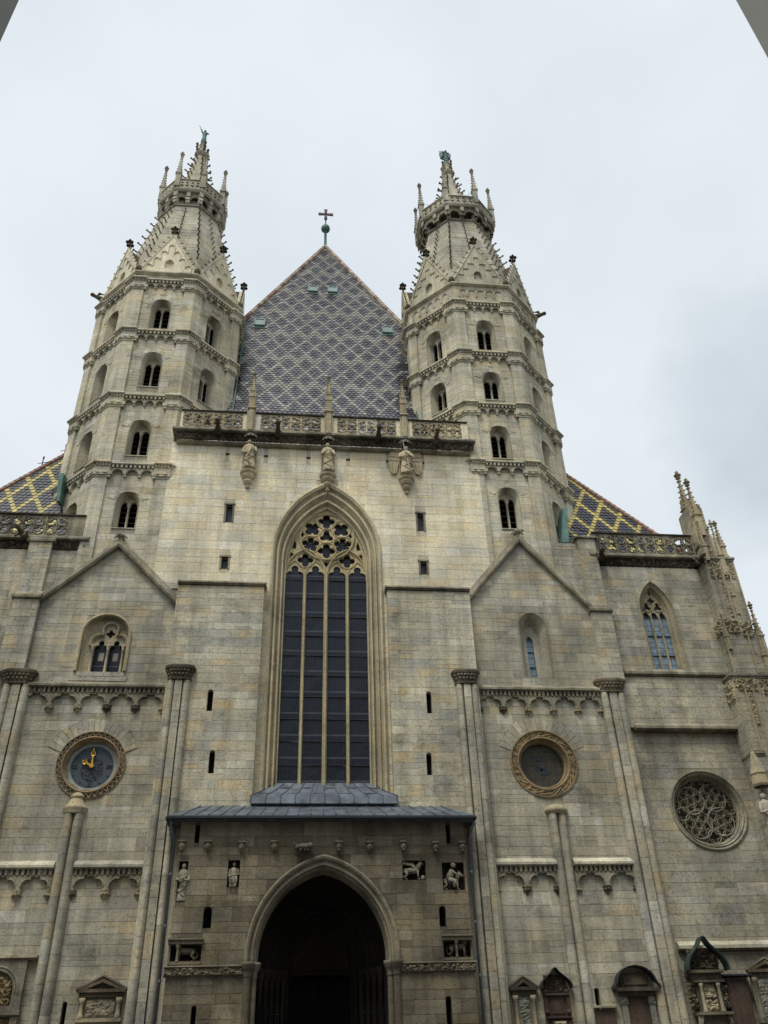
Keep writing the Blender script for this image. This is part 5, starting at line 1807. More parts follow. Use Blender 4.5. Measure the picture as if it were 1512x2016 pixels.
# ================================================================ statues on the centre wall
def robed_figure(mb, p, h, seed, wid=.24, face=(0, -1), head=True, fold=9):
    """standing draped figure, height h, base centre p, looking along -y"""
    R = random.Random(seed)
    x, y, z = p
    ph = R.uniform(0, 6)
    rows = [(0, 1.0, .8), (.04, 1.08, .85), (.18, .92, .74), (.35, .82, .68), (.5, .80, .66), (.6, .84, .66), (.68, .92, .66), (.76, 1.0, .62), (.815, .86, .5), (.845, .36, .34), (.87, .28, .28)]
    loops = []
    n = 22
    for t, a, b in rows:
        amp = .11*(1-t/.8) if t < .7 else .0
        L = []
        for k in range(n):
            th = 2*PI*k/n
            f = 1+amp*math.sin(fold*th+ph+t*2.2)+amp*.5*math.sin(4*th+ph*2-t*4)
            sway = wid*.12*math.sin(t*4+ph)
            L.append((x+sway+wid*a*f*math.cos(th), y+wid*b*.85*f*math.sin(th), z+h*t))
        loops.append(L)
    mb.loft(loops, True, True, True)
    # mantle folds crossing the front
    for q in range(4):
        t0 = .22+.13*q
        pts = []
        for i in range(6):
            u = -1+2*i/5
            pts.append((x+wid*.8*u, y-wid*.72*math.sqrt(max(.05, 1-u*u*.8)), z+h*(t0+.10*u*(1 if q % 2 else -1)-.05*(1-u*u))))
        mb.tube(pts, wid*.085, 5)
    if head:
        hx = x+wid*.12*math.sin(.87*4+ph)
        hz = z+h*.93
        r = h*.058
        mb.ball((hx, y-.02, hz), r, r*1.08, r*1.28, 10, 8)
        mb.ball((hx, y-.02-r*1.08, hz-r*.1), r*.18, r*.25, r*.3, 6, 4)
        for s in (-1, 1): mb.ball((hx+s*r*.38, y-.02-r*.92, hz+r*.18), r*.16, r*.1, r*.1, 6, 4)
        mb.ball((hx, y-.02-r*.95, hz-r*.62), r*.26, r*.12, r*.1, 6, 4)
        mb.ball((hx, y+.03, hz+r*.25), r*1.2, r*1.1, r*1.25, 10, 6)
def arm(mb, a, b, c, r=.07):
    mb.tube([a, [(p+q)/2 for p, q in zip(a, b)], b, [(p+q)/2 for p, q in zip(b, c)], c], [r*1.2, r*1.1, r, r*.85, r*.6], 7)
    hand_ = Vector(c)
    d = (Vector(c)-Vector(b)).normalized()
    mb.ball(tuple(hand_+d*.04), .05, .045, .055, 6, 4)
    for k in range(4): mb.tube([hand_+d*.05+Vector((-.03+.02*k, 0, 0)), hand_+d*.11+Vector((-.03+.02*k, -.02, -.01))], .012, 4)
def bracket_and_canopy(root, x, zt, zb, zc):
    b = MB()
    b.lathe((x, -.04, zb), [(0, 0), (.1, .05), (.13, .13), (.07, .2), (.07, .25), (.17, .32), (.24, .42), (.24, .5), (.18, .54), (.29, .62), (.36, .74), (.36, .8), (.29, .83), (.43, .95), (.45, 1.05), (.38, 1.1), (0, 1.1)], 16)
    b.build('bracket', 'stone_statue', root)
    c = MB()
    c.lathe((x, -.2, zc), [(.30, 0), (.36, .05), (.34, .2), (.26, .35), (.2, .36)], 8)
    for k in range(5):
        a = PI+PI*(k+.5)/5
        c.add([(x+.36*math.cos(a-.28), -.2+.36*math.sin(a-.28), zc+.05), (x+.36*math.cos(a+.28), -.2+.36*math.sin(a+.28), zc+.05), (x+.37*math.cos(a), -.2+.37*math.sin(a), zc+.5), (x+.25*math.cos(a), -.2+.25*math.sin(a), zc+.2)], [(0, 1, 2), (0, 2, 3), (1, 3, 2)])
        c.ball((x+.36*math.cos(a-.31), -.2+.36*math.sin(a-.31), zc), .06, .06, .08, 6, 4)
    c.build('canopy', 'stone_pale', root)
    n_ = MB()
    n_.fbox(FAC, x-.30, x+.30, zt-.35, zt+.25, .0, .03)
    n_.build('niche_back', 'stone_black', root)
    for s in (-1, 1):
        q = MB(); q.tube([(x+s*.33, -.1, zb+1.1), (x+s*.33, -.1, zc)], .03, 5); q.build('niche_shaft', 'stone_carved', root)
for i, (x, lab) in enumerate(((-4.15, 'stone saint in a long open mantle under the left gallery pinnacle'), (.03, 'stone saint with folded forearms straight above the tall window tip'), (4.25, 'winged stone angel with a spear under the right gallery pinnacle'))):
    S_ = thing('statue', lab, 'statue', (x, -.3, 29.5), 'statues under the nave gallery')
    bracket_and_canopy(S_, x, 31.3, 28.42, 31.68)
    m = MB()
    robed_figure(m, (x, -.36, 29.52), 1.9, 3+i, .29, fold=8+i)
    if i == 0:
        arm(m, (x-.27, -.3, 31.0), (x-.36, -.4, 30.6), (x-.2, -.58, 30.45)); arm(m, (x+.27, -.3, 31.0), (x+.37, -.4, 30.65), (x+.26, -.58, 30.62))
        m.tube([(x+.1, -.55, 30.9), (x-.12, -.58, 30.2), (x+.05, -.56, 29.6)], .05, 5)
    elif i == 1:
        for s in (-1, 1): arm(m, (x+s*.26, -.3, 31.0), (x+s*.34, -.42, 30.62), (x+s*.12, -.62, 30.72))
    else:
        for s in (-1, 1): arm(m, (x+s*.26, -.3, 31.0), (x+s*.38, -.42, 30.68), (x-.02+s*.05, -.66, 30.66+s*.08))
    m.build('figure', 'stone_statue', S_, smooth=True)
    if i == 2:
        for s in (-1, 1):
            wg = MB()
            o_ = [(.22, 31.1), (.36, 31.32), (.72, 31.4), (.9, 31.05), (.93, 30.6), (.86, 29.95), (.74, 29.7), (.52, 29.78), (.42, 30.3), (.26, 30.65)]
            wg.plate([(x+s*a, b) for a, b in o_], [], FAC, .06, .14)
            for a0, b0, a1, b1 in ((.3, 30.82, .9, 30.9), (.3, 30.62, .9, 30.62), (.55, 31.3, .6, 30.9), (.5, 30.55, .62, 29.8), (.7, 30.55, .76, 29.8)):
                wg.tube([(x+s*a0, -.15, b0), (x+s*a1, -.15, b1)], .022, 4)
            wg.build('wing', 'stone_statue', S_)
        sp = MB(); sp.tube([(x-.16, -.66, 31.5), (x+.12, -.62, 29.7)], .03, 6); sp.build('spear', 'stone_pale', S_)
        dg = MB(); dg.ball((x+.1, -.5, 29.62), .22, .14, .12); dg.ball((x+.32, -.52, 29.75), .1, .1, .1); dg.tube([(x-.1, -.5, 29.6), (x-.3, -.5, 29.55), (x-.32, -.48, 29.7)], [.08, .06, .03], 5); dg.build('dragon', 'stone_carved', S_, smooth=True)
    else:
        fx = MB()
        for s in (-1, 1): fx.ball((x+s*.1, -.5, 29.58), .07, .13, .06, 6, 4)
        fx.build('foot', 'stone_carved', S_, smooth=True)
# ================================================================ side chapels
def side_wing(s):
    W = thing('side_chapel', 'grey stone chapel right of its bay with a lacy round rose window' if s > 0 else 'narrow strip of grey chapel wall at the left edge beyond the clock bay', 'chapel', (16.5*s, .35, 0))
    A = Ashlar(W, 'stone_grey', 300 if s > 0 else 200)
    f1, f2 = fac(.1), fac(.35)
    xa, xb = (14.0, 19.7) if s > 0 else (-18.5, -14.3)
    up = rect(11.5, xb, 15.75, 24.4) if s > 0 else rect(xa, -11.6, 15.75, 24.4)
    lo = rect(xa, xb, 0, 15.7)
    mb = MB()
    if s > 0:
        wh = opening(16.65, .85, 18.55, 21.9, 23.55, 9)
        rs = circ(16.97, 12.12, 1.66, 40)
        mb.plate(up, [wh], f1, -.9, -.006)
        mb.plate(lo, [rs], f2, -.9, -.006)
        A.field(f1, up, [opening(16.65, .93, 18.45, 21.9, 23.65, 9)], 301, rh=(.36, .56), rl=(.6, 1.5))
        A.field(f2, lo, [circ(16.97, 12.12, 1.7, 40)], 302, rh=(.36, .56), rl=(.6, 1.5), zmin=2.5)
    else:
        mb.plate(up, [], f1, -.9, -.006)
        mb.plate(lo, [], f2, -.9, -.006)
        A.field(f1, up, [], 303, rl=(.6, 1.4))
        A.field(f2, lo, [], 304, rl=(.6, 1.4), zmin=2.5)
    A.finish()
    if s > 0:
        ex = rect(11.3, 13.3, 24.4, 25.75)
        mb.plate(ex, [], f1, -.9, -.006)
        A2 = Ashlar(W, 'stone_grey', 0); A2.field(f1, ex, [], 309); A2.finish()
    mb.build('wall', 'mortar_grey', W)
    for z, d0, d1 in ((15.7, -.26, .16), (18.4, -.02, .13), (6.62, -.27, .0)):
        q = MB()
        profile(q, f1, xa+(.25 if s > 0 else 0), xb, [(d0, z+.28), (.0 if z > 7 else -.2, z+.26), (d1, z+.1), (d1, z-.02), (d0, z-.06)])
        q.build('string_course', 'stone_flank' if z < 7 else 'stone_trim', W)
        q = MB(); profile(q, f1, xa+(.25 if s > 0 else 0), xb-.02, [(d0, z-.065), (d1-.02, z-.03), (d1-.05, z-.1), (d0, z-.14)]); q.build('underside_shade', 'stone_sooty', W)  # dark lip paints the shaded underside of the course, plus soot crust
    return W
RWG = side_wing(1)
LWG = side_wing(-1)
# right chapel pointed window
f1 = fac(.1)
def wl(wd, d): return [fp(f1, a, b, d) for a, b in opening(16.62, wd, 18.5, 21.9-(.86-wd)*.2, 23.6-(.9-wd)*1.4, 9)]
q = MB()
q.loft([wl(.92, 0), wl(.92, .04), wl(.86, .05), wl(.84, -.05), wl(.76, -.12), wl(.74, -.08), wl(.70, -.12), wl(.66, -.3), wl(.62, -.32), wl(.61, -.5)], False)
CW = q.build('window', 'stone_carved', RWG)
c = 16.62
W3 = [(c-.6, c-.24), (c-.17, c+.17), (c+.24, c+.6)]
for x0, x1 in ((c-.24, c-.17), (c+.17, c+.24)):
    q = MB(); q.fbox(f1, x0, x1, 18.5, 21.75, -.5, -.3); q.build('mullion', 'stone_carved', CW)
for x0, x1 in W3:
    for z0, z1 in ((18.52, 19.55), (19.6, 20.62), (20.67, 21.65)):
        q = MB(); q.fbox(f1, x0-.02, x1+.02, z0, z1, -.48, -.44); q.build('pane', 'glass_blue', CW)
for z in (19.57, 20.64, 21.68):
    q = MB(); q.fbox(f1, c-.62, c+.62, z-.025, z+.025, -.45, -.40); q.build('saddle_bar', 'iron', CW)
q = MB(); q.plate(opening(c, .66, 21.6, 21.86, 23.25, 8), [], f1, -.55, -.51); q.build('pane', 'glass_dark', CW)
q = MB()
hl = [foil(c-.29, 22.25, .23, 3, PI/2, 5), foil(c+.29, 22.25, .23, 3, PI/2, 5), foil(c, 22.62, .2, 4, 0, 5), [(c, 22.9), (c+.09, 23.05), (c, 23.15), (c-.09, 23.05)]]
bot = []
for x0, x1 in reversed(W3): bot += [(x1, 21.66)]+list(reversed([(a, b) for a, b in arch((x0+x1)/2, (x1-x0)/2*.98, 21.7, 21.98, 4)]))+[(x0, 21.66)]
q.plate([(c-.63, 21.66)]+arch(c, .64, 21.86, 23.27, 9)+[(c+.63, 21.66)]+bot, hl, f1, -.5, -.38)
for x in (c-.29, c+.29): q.tube([fp(f1, a, b, -.36) for a, b in circ(x, 22.25, .26, 12)], .025, 4, True)
q.build('tracery', 'stone_carved', CW)
# rose window
f2 = fac(.35)
c = (16.97, 12.12)
def cl2(r, d, n=44): return [fp(f2, a, b, d) for a, b in circ(c[0], c[1], r, n)]
q = MB()
q.loft([cl2(1.74, -.01), cl2(1.73, .06), cl2(1.68, .07), cl2(1.64, .0), cl2(1.60, -.02), cl2(1.57, .02), cl2(1.53, -.04), cl2(1.5, -.2), cl2(1.46, -.18), cl2(1.43, -.24), cl2(1.42, -.55)])
RO = q.build('rose_window', 'stone_trim', RWG)
rb = MB()
tw = MB()
def rcirc(m, x, z, r, t, n, d): m.tube([fp(f2, a, b, d) for a, b in circ(x, z, r, n)], t, 4, True)
def cusps(m, x, z, r, n, a0, t, d):
    m.tube([fp(f2, a, b, d) for a, b in foil(x, z, r, n, a0, 3, .6)], t, 4, True)
rcirc(rb, c[0], c[1], 1.43, .05, 44, -.28)
for k in range(4):
    a = PI/4+k*PI/2+.12
    bx, bz = c[0]+.74*math.cos(a), c[1]+.74*math.sin(a)
    rcirc(rb, bx, bz, .60, .026, 26, -.27)
    rcirc(tw, bx, bz, .17, .014, 12, -.3)
    cusps(tw, bx, bz, .15, 5, a, .012, -.32)
    for j in range(6):
        t = a+j*PI/3
        x, z = bx+.385*math.cos(t), bz+.385*math.sin(t)
        rcirc(tw, x, z, .185, .015, 12, -.3)
        cusps(tw, x, z, .165, 3, t, .015, -.32)
    e = k*PI/2+.12
    x, z = c[0]+1.1*math.cos(e), c[1]+1.1*math.sin(e)
    rcirc(rb, x, z, .29, .026, 16, -.28); cusps(tw, x, z, .26, 4, e, .02, -.31)
    x, z = c[0]+.42*math.cos(e), c[1]+.42*math.sin(e)
    rcirc(tw, x, z, .17, .014, 12, -.3); cusps(tw, x, z, .15, 3, e, .014, -.32)
    for g_ in (-.38, .38):
        x, z = c[0]+1.27*math.cos(e+g_), c[1]+1.27*math.sin(e+g_)
        rcirc(tw, x, z, .12, .018, 10, -.3)
        x, z = c[0]+.86*math.cos(e+g_*.62), c[1]+.86*math.sin(e+g_*.62)
        rcirc(tw, x, z, .1, .016, 8, -.31)
cusps(tw, c[0], c[1], .2, 4, PI/4, .02, -.3)
rb.build('tracery_ring', 'stone_trim', RO)
tw.build('tracery', 'stone_trim', RO)
q = MB(); q.plate(circ(c[0], c[1], 1.45, 40), [], f2, -.47, -.43); q.build('pane', 'rose_back', RO)

# ---- side galleries
for s in (-1, 1):
    G = thing('chapel_gallery', 'openwork parapet above the %s' % ('narrow chapel wall at the left edge' if s < 0 else 'right chapel window'), 'parapet', (16.5*s, 0, 24.4))
    u0, u1 = (13.98, 19.5) if s > 0 else (-18.3, -11.95)
    pn_ = [(14.2, 19.45)] if s > 0 else [(-18.2, -12.75)]
    gallery(G, u0, u1, 25.2, 0.05, None, pn_, 33+s, ('stone_trim', 'stone_trim'), 1.25)
    if s < 0: gargoyle(G, (-14.6, -.3, 24.95), (-.15, -1, -.1), .7)
    else:
        gargoyle(G, (14.15, -.2, 24.75), (-.2, -1, 0), .5)
        gargoyle(G, (19.35, -.2, 24.6), (-.1, -1, -.12), .75)

# ---- side roofs with yellow lattice
for s in (-1, 1):
    Rf = thing('chapel_roof', 'dark tiled roof with yellow lattice %s' % ('left of the left tower' if s < 0 else 'right of the right tower'), 'roof', (16*s, 1, 25))
    sl = 2.5
    O = Vector((0, .9, 25.2))
    Vu = Vector((0, 1, sl)).normalized(); Nu = Vector((0, -sl, 1)).normalized()
    kz = sl/math.sqrt(1+sl*sl)
    hip = lambda z: (20.1-.633*(z-25.2)) if s > 0 else (20.35-.637*(z-25.2))
    b = MB()
    zt = 38.0
    pts = [Vector((s*12.5, .9, 25.2)), Vector((s*hip(25.2), .9, 25.2)), Vector((s*max(12.5, hip(zt)), .9+(zt-25.2)/sl, zt)), Vector((s*12.5, .9+(zt-25.2)/sl, zt))]
    zq = 25.2+(20.1-12.5)/.633
    b.add([Vector((s*12.5, .9, 25.2)), Vector((s*hip(25.2), .9, 25.2)), Vector((s*12.5, .9+(zq-25.2)/sl, zq)), Vector((s*hip(25.2), 14, 25.2)), Vector((s*12.5, 14, zq)), Vector((s*12.5, 14, 25.2))], [(0, 1, 2), (1, 3, 4, 2), (0, 2, 4, 5), (3, 5, 4)])
    b.build('roof_deck', 'tile_black', Rf)
    def colr(i, off, r, u, v):
        k = int(round(2*(i+off)))
        return 'tile_yellow' if (k+s*r) % 10 < 2 or (k-s*r) % 10 < 2 else 'tile_black'
    def ins(u, v):
        z = 25.2+v*kz
        return 12.6 < s*u < hip(z)-.1
    tile_roof(Rf, O+Nu*.02, Vector((1, 0, 0)), Vu, Nu, ins, 44, .27, .28, colr, 300, 7+s, 'roof_tiles', ['tile_yellow', 'tile_black'])
    zt2 = 36.0
    ridge_tiles(Rf, Vector((s*hip(25.6), .9+.4/sl, 25.6)), Vector((s*hip(zt2), .9+(zt2-25.2)/sl, zt2)), 36, ['terracotta'], 8, r=.15)
    # copper valley against the tower
    v_ = MB()
    if s > 0: p0, p1 = Vector((12.75, .7, 26.2)), Vector((13.3, 1.3, 28.9))
    else: p0, p1 = Vector((-13.9, 1.2, 28.1)), Vector((-14.1, 1.3, 30.0))
    e_ = .2 if s > 0 else .08
    v_.hexa([p0+Vector((-e_, 0, 0)), p0+Vector((e_, 0, 0)), p0+Vector((e_, .8, .2)), p0+Vector((-e_, .8, .2)), p1+Vector((-.12, 0, 0)), p1+Vector((.14, 0, 0)), p1+Vector((.14, .8, .2)), p1+Vector((-.12, .8, .2))])
    v_.build('flashing', 'copper', Rf)
    if s < 0:
        for z in (32.0, 33.4):
            ir = MB()
            p = Vector((s*hip(z), .9+(z-25.2)/sl, z))
            ir.tube([p, p+Z*.75], .03, 4)
            ir.tube([p+Z*.4+Vector((-.25, 0, -.05)), p+Z*.4+Vector((.5, 0, .12))], .025, 4)
            ir.tube([p+Z*.7, p+Z*.85], .05, 4)
            ir.build('snow_hook', 'iron', Rf)
    else:
        ir = MB()
        for k in range(3): ir.tube([Vector((12.9, -.1, 25.9+.4*k)), Vector((14.0, .3, 25.8+.4*k))], .02, 4)
        ir.build('railing', 'iron', Rf)

# ---- flying corner buttress with pinnacles at the right edge
BU = thing('corner_buttress', 'pinnacled gothic corner buttress at the right edge beyond the rose window', 'buttress', (20.2, 0, 0))
A = Ashlar(BU, 'stone_grey', 200)
core = MB()
core.box(19.15, 22.2, -.6, 1.5, 0, 18.0)
core.box(19.5, 21.0, -.58, 1.5, 18.0, 24.6)
core.box(19.62, 20.3, -.3, 1.0, 24.6, 28.2)
core.build('pier', 'mortar_grey', BU)
fb = fac(-.62)
A.field(fb, rect(19.15, 22.2, 2, 18.0), [], 401, rl=(.5, 1.1)); A.field(fb, rect(19.5, 21.0, 18.1, 24.5), [], 402, rl=(.4, .9))
A.field(fac(-.31), rect(19.62, 20.3, 24.7, 28.2), [], 403, rl=(.3, .6))
fl_ = (Vector((19.14, .2, 0)), Vector((0, -1, 0)), Vector((-1, 0, 0)))
A.field(fl_, rect(-1.0, .8, 2, 18.0), [], 404, rl=(.4, .8))
fl2 = (Vector((19.49, .2, 0)), Vector((0, -1, 0)), Vector((-1, 0, 0)))
A.field(fl2, rect(-.9, .78, 18.1, 24.5), [], 405, rl=(.4, .8))
A.field((Vector((19.61, .2, 0)), Vector((0, -1, 0)), Vector((-1, 0, 0))), rect(-.7, .5, 24.7, 28.2), [], 406, rl=(.4, .7))
A.finish()
dt = MB()
for z, x0, x1, e in ((18.05, 19.05, 22.2, .12), (24.55, 19.4, 21.1, .16), (25.55, 19.55, 20.4, .08), (14.3, 19.1, 19.75, .1)):
    y1 = -.6 if z < 25 else -.3
    dt.box(x0, x1, y1-e, 1.2, z, z+.1)
    dt.box(x0+.05, x1-.05, y1-e*.6, 1.2, z-.1, z-.003)
dt.build('ledge', 'stone_trim', BU)
dt = MB()
for x in (19.5, 19.82, 20.25, 20.62, 20.98): dt.tube([(x, -.68, 20.9), (x, -.68, 24.4)], .045, 6)
for x in (19.25, 19.66, 20.05, 20.5, 20.95, 21.4): dt.tube([(x, -.68, 14.4), (x, -.68, 17.4)], .045, 6)
for x in (19.65, 19.95, 20.28): dt.tube([(x, -.38, 25.6), (x, -.38, 28.0)], .035, 5)
dt.tube([(19.45, -.62, 18.2), (19.45, -.62, 20.6)], .05, 6)
dt.tube([(20.6, -.66, 18.2), (20.6, -.66, 20.4)], .05, 6)
dt.tube([(20.85, -.5, 20.6), (20.6, -.4, 24.2)], .03, 5)
dt.build('shaft', 'stone_carved', BU)
for u0, u1, z0, z1, sd_ in ((19.2, 20.35, 17.3, 17.95, 1), (20.4, 21.6, 17.1, 17.9, 2), (19.5, 20.3, 20.3, 21.1, 3), (20.35, 21.0, 20.1, 21.0, 4), (19.5, 20.9, 23.4, 24.45, 5), (19.75, 19.98, 15.6, 17.2, 7), (20.02, 20.2, 21.2, 23.3, 9)):
    dt = MB(); relief(dt, fb, u0, u1, z0, z1, .0, .15 if sd_ < 6 else .09, 60+sd_, 7.5, .04); dt.build('blind_tracery', 'stone_carved', BU)
for fr_, u0, u1, z0, z1, sd_ in ((fac(-.31), 19.6, 20.3, 27.2, 28.3, 77), (fac(-.31), 19.6, 20.3, 24.75, 25.5, 78), (fl_, .1, .8, 16.9, 17.9, 79), (fl2, .1, .78, 20.4, 21.2, 80)):
    dt = MB(); relief(dt, fr_, u0, u1, z0, z1, .0, .15, sd_, 7.5, .04); dt.build('blind_tracery', 'stone_carved', BU)
sl_ = MB()
sl_.loft([[fp(fb, u, z, d) for u, z in ((20.2, 24.65), (21.02, 24.65), (20.2, 26.2))] for d in (0, -1.6)], True, True, True)
sl_.loft([[fp(fb, u, z, d) for u, z in ((20.9, 18.15), (22.2, 18.15), (20.9, 20.6))] for d in (0, -1.6)], True, True, True)
sl_.build('weathering', 'stone_grey', BU)
for (x, y, z, wd, h) in ((20.72, -.5, 24.5, .2, 2.6), (20.7, .3, 24.5, .2, 2.9), (21.3, -.5, 19.2, .2, 3.0), (19.88, .35, 27.0, .3, 4.1), (19.85, -.42, 26.1, .27, 3.9), (19.62, -.72, 24.4, .14, 2.6), (20.42, -.62, 23.6, .18, 3.5), (20.52, -.55, 21.4, .16, 3.0), (20.95, -.45, 20.2, .15, 2.6), (20.2, -.36, 26.6, .1, 1.6), (19.5, -.72, 19.4, .11, 2.0), (21.15, -.62, 18.1, .16, 3.0)):
    p = MB(); spirelet(p, (x, y, z), wd, h, 6); p.build('pinnacle', 'stone_carved', BU)
BS = MB()
robed_figure(BS, (19.0, -.88, 10.55), 1.9, 21, .3)
arm(BS, (18.75, -.88, 12.0), (18.62, -1.0, 11.6), (18.85, -1.2, 11.65))
BSO = BS.build('statue', 'stone_pale', smooth=True)
tag(BSO, 'whitish draped statue on the corner buttress at the right edge of the picture', 'statue')
cn = MB()
cn.lathe((19.05, -.8, 9.9), [(.05, 0), (.2, .2), (.34, .5), (.36, .64), (0, .64)], 8)
cn.lathe((19.05, -.85, 12.75), [(.36, 0), (.4, .1), (.34, .5), (.38, .55), (.1, 1.5), (0, 1.6)], 6)
cn.build('statue_niche', 'stone_carved', BU)

# ================================================================ porch sculptures
def tagged(mb, name, mat, lab, cat, group=None):
    o = mb.build(name, mat, smooth=True)
    return tag(o, lab, cat, group)
m = MB()
robed_figure(m, (-5.33, -1.18, 8.28), 1.36, 31, .2, fold=6)
arm(m, (-5.15, -1.2, 9.3), (-5.1, -1.32, 9.0), (-5.28, -1.42, 9.02), .05)
arm(m, (-5.5, -1.2, 9.3), (-5.56, -1.3, 9.02), (-5.4, -1.42, 9.05), .05)
tagged(m, 'niche_statue', 'stone_trim', 'tan draped standing figure in the tall niche at the left porch corner', 'statue')
m = MB()
x, y, z = -3.45, -1.12, 8.78
m.lathe((x, y+.02, z), [(.17, 0), (.16, .3), (0, .3)], 8)
m.lathe((x, y, z+.28), [(.15, 0), (.14, .15), (.17, .32), (.13, .4), (.06, .44), (0, .46)], 10, sy=.75)
m.ball((x, y-.02, z+.83), .07, .075, .09, 8, 6)
for s in (-1, 1):
    m.tube([(x+s*.08, y, z+.3), (x+s*.1, y-.24, z+.32), (x+s*.09, y-.22, z+.02)], [.075, .065, .05], 7)
    m.tube([(x+s*.09, y-.22, z+.03), (x+s*.09, y-.32, z+.02)], .035, 5)
arm(m, (x+.16, y, z+.65), (x+.2, y-.1, z+.45), (x-.05, y-.26, z+.38), .04)
arm(m, (x-.16, y, z+.65), (x-.19, y-.08, z+.45), (x-.1, y-.25, z+.3), .04)
tagged(m, 'seated_statue', 'stone_trim', 'small seated stone judge in the dark niche left of the portal arch', 'statue')
def beast(m, p, L, dirx, griffin=False, low=False):
    x, y, z = p
    d = dirx
    h = L*.36
    m.tube([(x-d*L*.42, y, z+h*1.25), (x-d*L*.2, y, z+h*1.3), (x+d*L*.1, y, z+h*1.3), (x+d*L*.3, y, z+h*1.5)], [L*.13, L*.155, L*.17, L*.15], 9)
    m.tube([(x+d*L*.26, y, z+h*1.5), (x+d*L*.37, y-.02, z+h*2.0), (x+d*L*.42, y-.03, z+h*2.3)], [L*.15, L*.13, L*.09], 8)
    hd = (x+d*L*.45, y-.03, z+h*2.3)
    m.ball(hd, L*.12, L*.10, L*.11, 8, 6)
    m.ball((hd[0]+d*L*.1, hd[1], hd[2]-L*.04), L*.07, L*.06, L*.06, 6, 5)
    for s in (-1, 1): m.tube([(hd[0]-d*L*.03, y+s*L*.06, hd[2]+L*.08), (hd[0]-d*L*.05, y+s*L*.08, hd[2]+L*.17)], [L*.03, L*.01], 5)
    for s in (-1, 1):
        m.tube([(x+d*L*.27, y+s*L*.1, z+h*1.3), (x+d*L*.3, y+s*L*.11, z+h*.6), (x+d*L*.3, y+s*L*.11, z+.03)], [L*.07, L*.045, L*.04], 6)
        m.ball((x+d*L*.34, y+s*L*.11, z+.03), L*.065, L*.05, L*.04, 6, 4)
        m.tube([(x-d*L*.36, y+s*L*.1, z+h*1.2), (x-d*L*.28, y+s*L*.11, z+h*.75), (x-d*L*.42, y+s*L*.11, z+h*.42), (x-d*L*.37, y+s*L*.11, z+.03)], [L*.1, L*.075, L*.045, L*.04], 6)
        m.ball((x-d*L*.33, y+s*L*.11, z+.03), L*.065, L*.05, L*.04, 6, 4)
    m.tube([(x-d*L*.45, y, z+h*1.3), (x-d*L*.56, y-.03, z+h*.9), (x-d*L*.5, y-.06, z+h*.4), (x-d*L*.4, y-.1, z+h*.5)], [L*.035, L*.03, L*.03, L*.045], 5)
    if griffin:
        for s in (-1, 1):
            w_ = [(x+d*L*.2, z+h*1.5), (x+d*L*.08, z+h*2.35), (x-d*L*.5, z+h*2.5), (x-d*L*.5, z+h*2.2), (x-d*L*.1, z+h*2.0)]
            m.plate(w_, [], (Vector((0, y+s*L*.13, 0)), Vector((1, 0, 0)), Vector((0, -1, 0))), -.02, .02)
m = MB(); beast(m, (3.46, -1.18, 8.97), .74, 1, True); m.ball((3.86, -1.25, 9.04), .09, .09, .1, 7, 5)
tagged(m, 'griffin', 'stone_trim', 'grey stone griffin with folded wing in the square niche right of the arch', 'statue')
m = MB(); beast(m, (5.0, -1.15, 8.6), .72, 1)
bx, by, bz = 4.98, -1.2, 8.95
m.tube([(bx-.08, by, bz), (bx-.02, by-.03, bz+.2), (bx+.06, by-.05, bz+.38)], [.15, .14, .1], 9)
m.ball((bx+.12, by-.08, bz+.53), .085, .09, .1, 8, 6)
m.ball((bx+.09, by-.04, bz+.56), .1, .09, .1, 8, 6)
arm(m, (bx+.02, by-.12, bz+.33), (bx+.18, by-.2, bz+.2), (bx+.34, by-.16, bz+.16), .04)
arm(m, (bx+.1, by+.1, bz+.33), (bx+.24, by+.04, bz+.22), (bx+.36, by, bz+.2), .04)
m.tube([(bx-.1, by-.1, bz+.02), (bx+.12, by-.2, bz-.05), (bx+.06, by-.2, bz-.28)], [.1, .08, .05], 7)
tagged(m, 'lion_fighter', 'stone_trim', 'stone man wrestling a lion in the upper niche at the right porch corner', 'statue')
m = MB(); beast(m, (-4.98, -1.2, 6.24), .78, -1)
tagged(m, 'lion', 'stone_sooty', 'dark crouching stone lion under the canopy at the left porch corner', 'statue', 'lions on the porch corners')
m = MB(); beast(m, (5.05, -1.2, 6.24), .78, 1)
tagged(m, 'lion', 'stone_sooty', 'dark crouching stone lion under the canopy at the right porch corner', 'statue', 'lions on the porch corners')

# ================================================================ wall monuments
def monument(name, lab, x, base_z): return thing(name, lab, 'wall monument', (x, -.1, base_z), 'epitaphs along the foot of the wall')
def pbuild(m, name, mat, root, smooth=False): return m.build(name, mat, root, smooth)
# far left: round arched relief
Mn = monument('epitaph', 'tan carved epitaph with round arched relief at the lower left edge', -11.9, 3)
m = MB(); cx = -11.75
m.plate(rect(-12.7, -10.75, 3.0, 6.55), [opening(cx, .66, 5.1, 5.55, 6.2, 8), rect(-12.5, -11.0, 3.3, 4.75)], FAC, 0, .2)
for r in (.74, .84): m.tube([fp(FAC, a, b, .2) for a, b in arch(cx, r, 5.5, 5.5+r, 8)], .04, 5)
m.fbox(FAC, -12.75, -10.7, 4.8, 4.95, .02, .27)
pbuild(m, 'frame', 'stone_trim', Mn)
m = MB(); relief(m, FAC, cx-.62, cx+.62, 5.1, 6.1, .03, .2, 5, 4.0, .05); relief(m, FAC, -12.48, -11.02, 3.32, 4.72, .03, .22, 6, 3.6, .05); pbuild(m, 'carved_scene', 'stone_warm', Mn)
m = MB(); profile(m, FAC, -12.9, -10.42, [(0, 6.72), (.24, 6.7), (.28, 6.62), (.2, 6.56), (0, 6.56)]); pbuild(m, 'ledge', 'stone_trim', Mn)
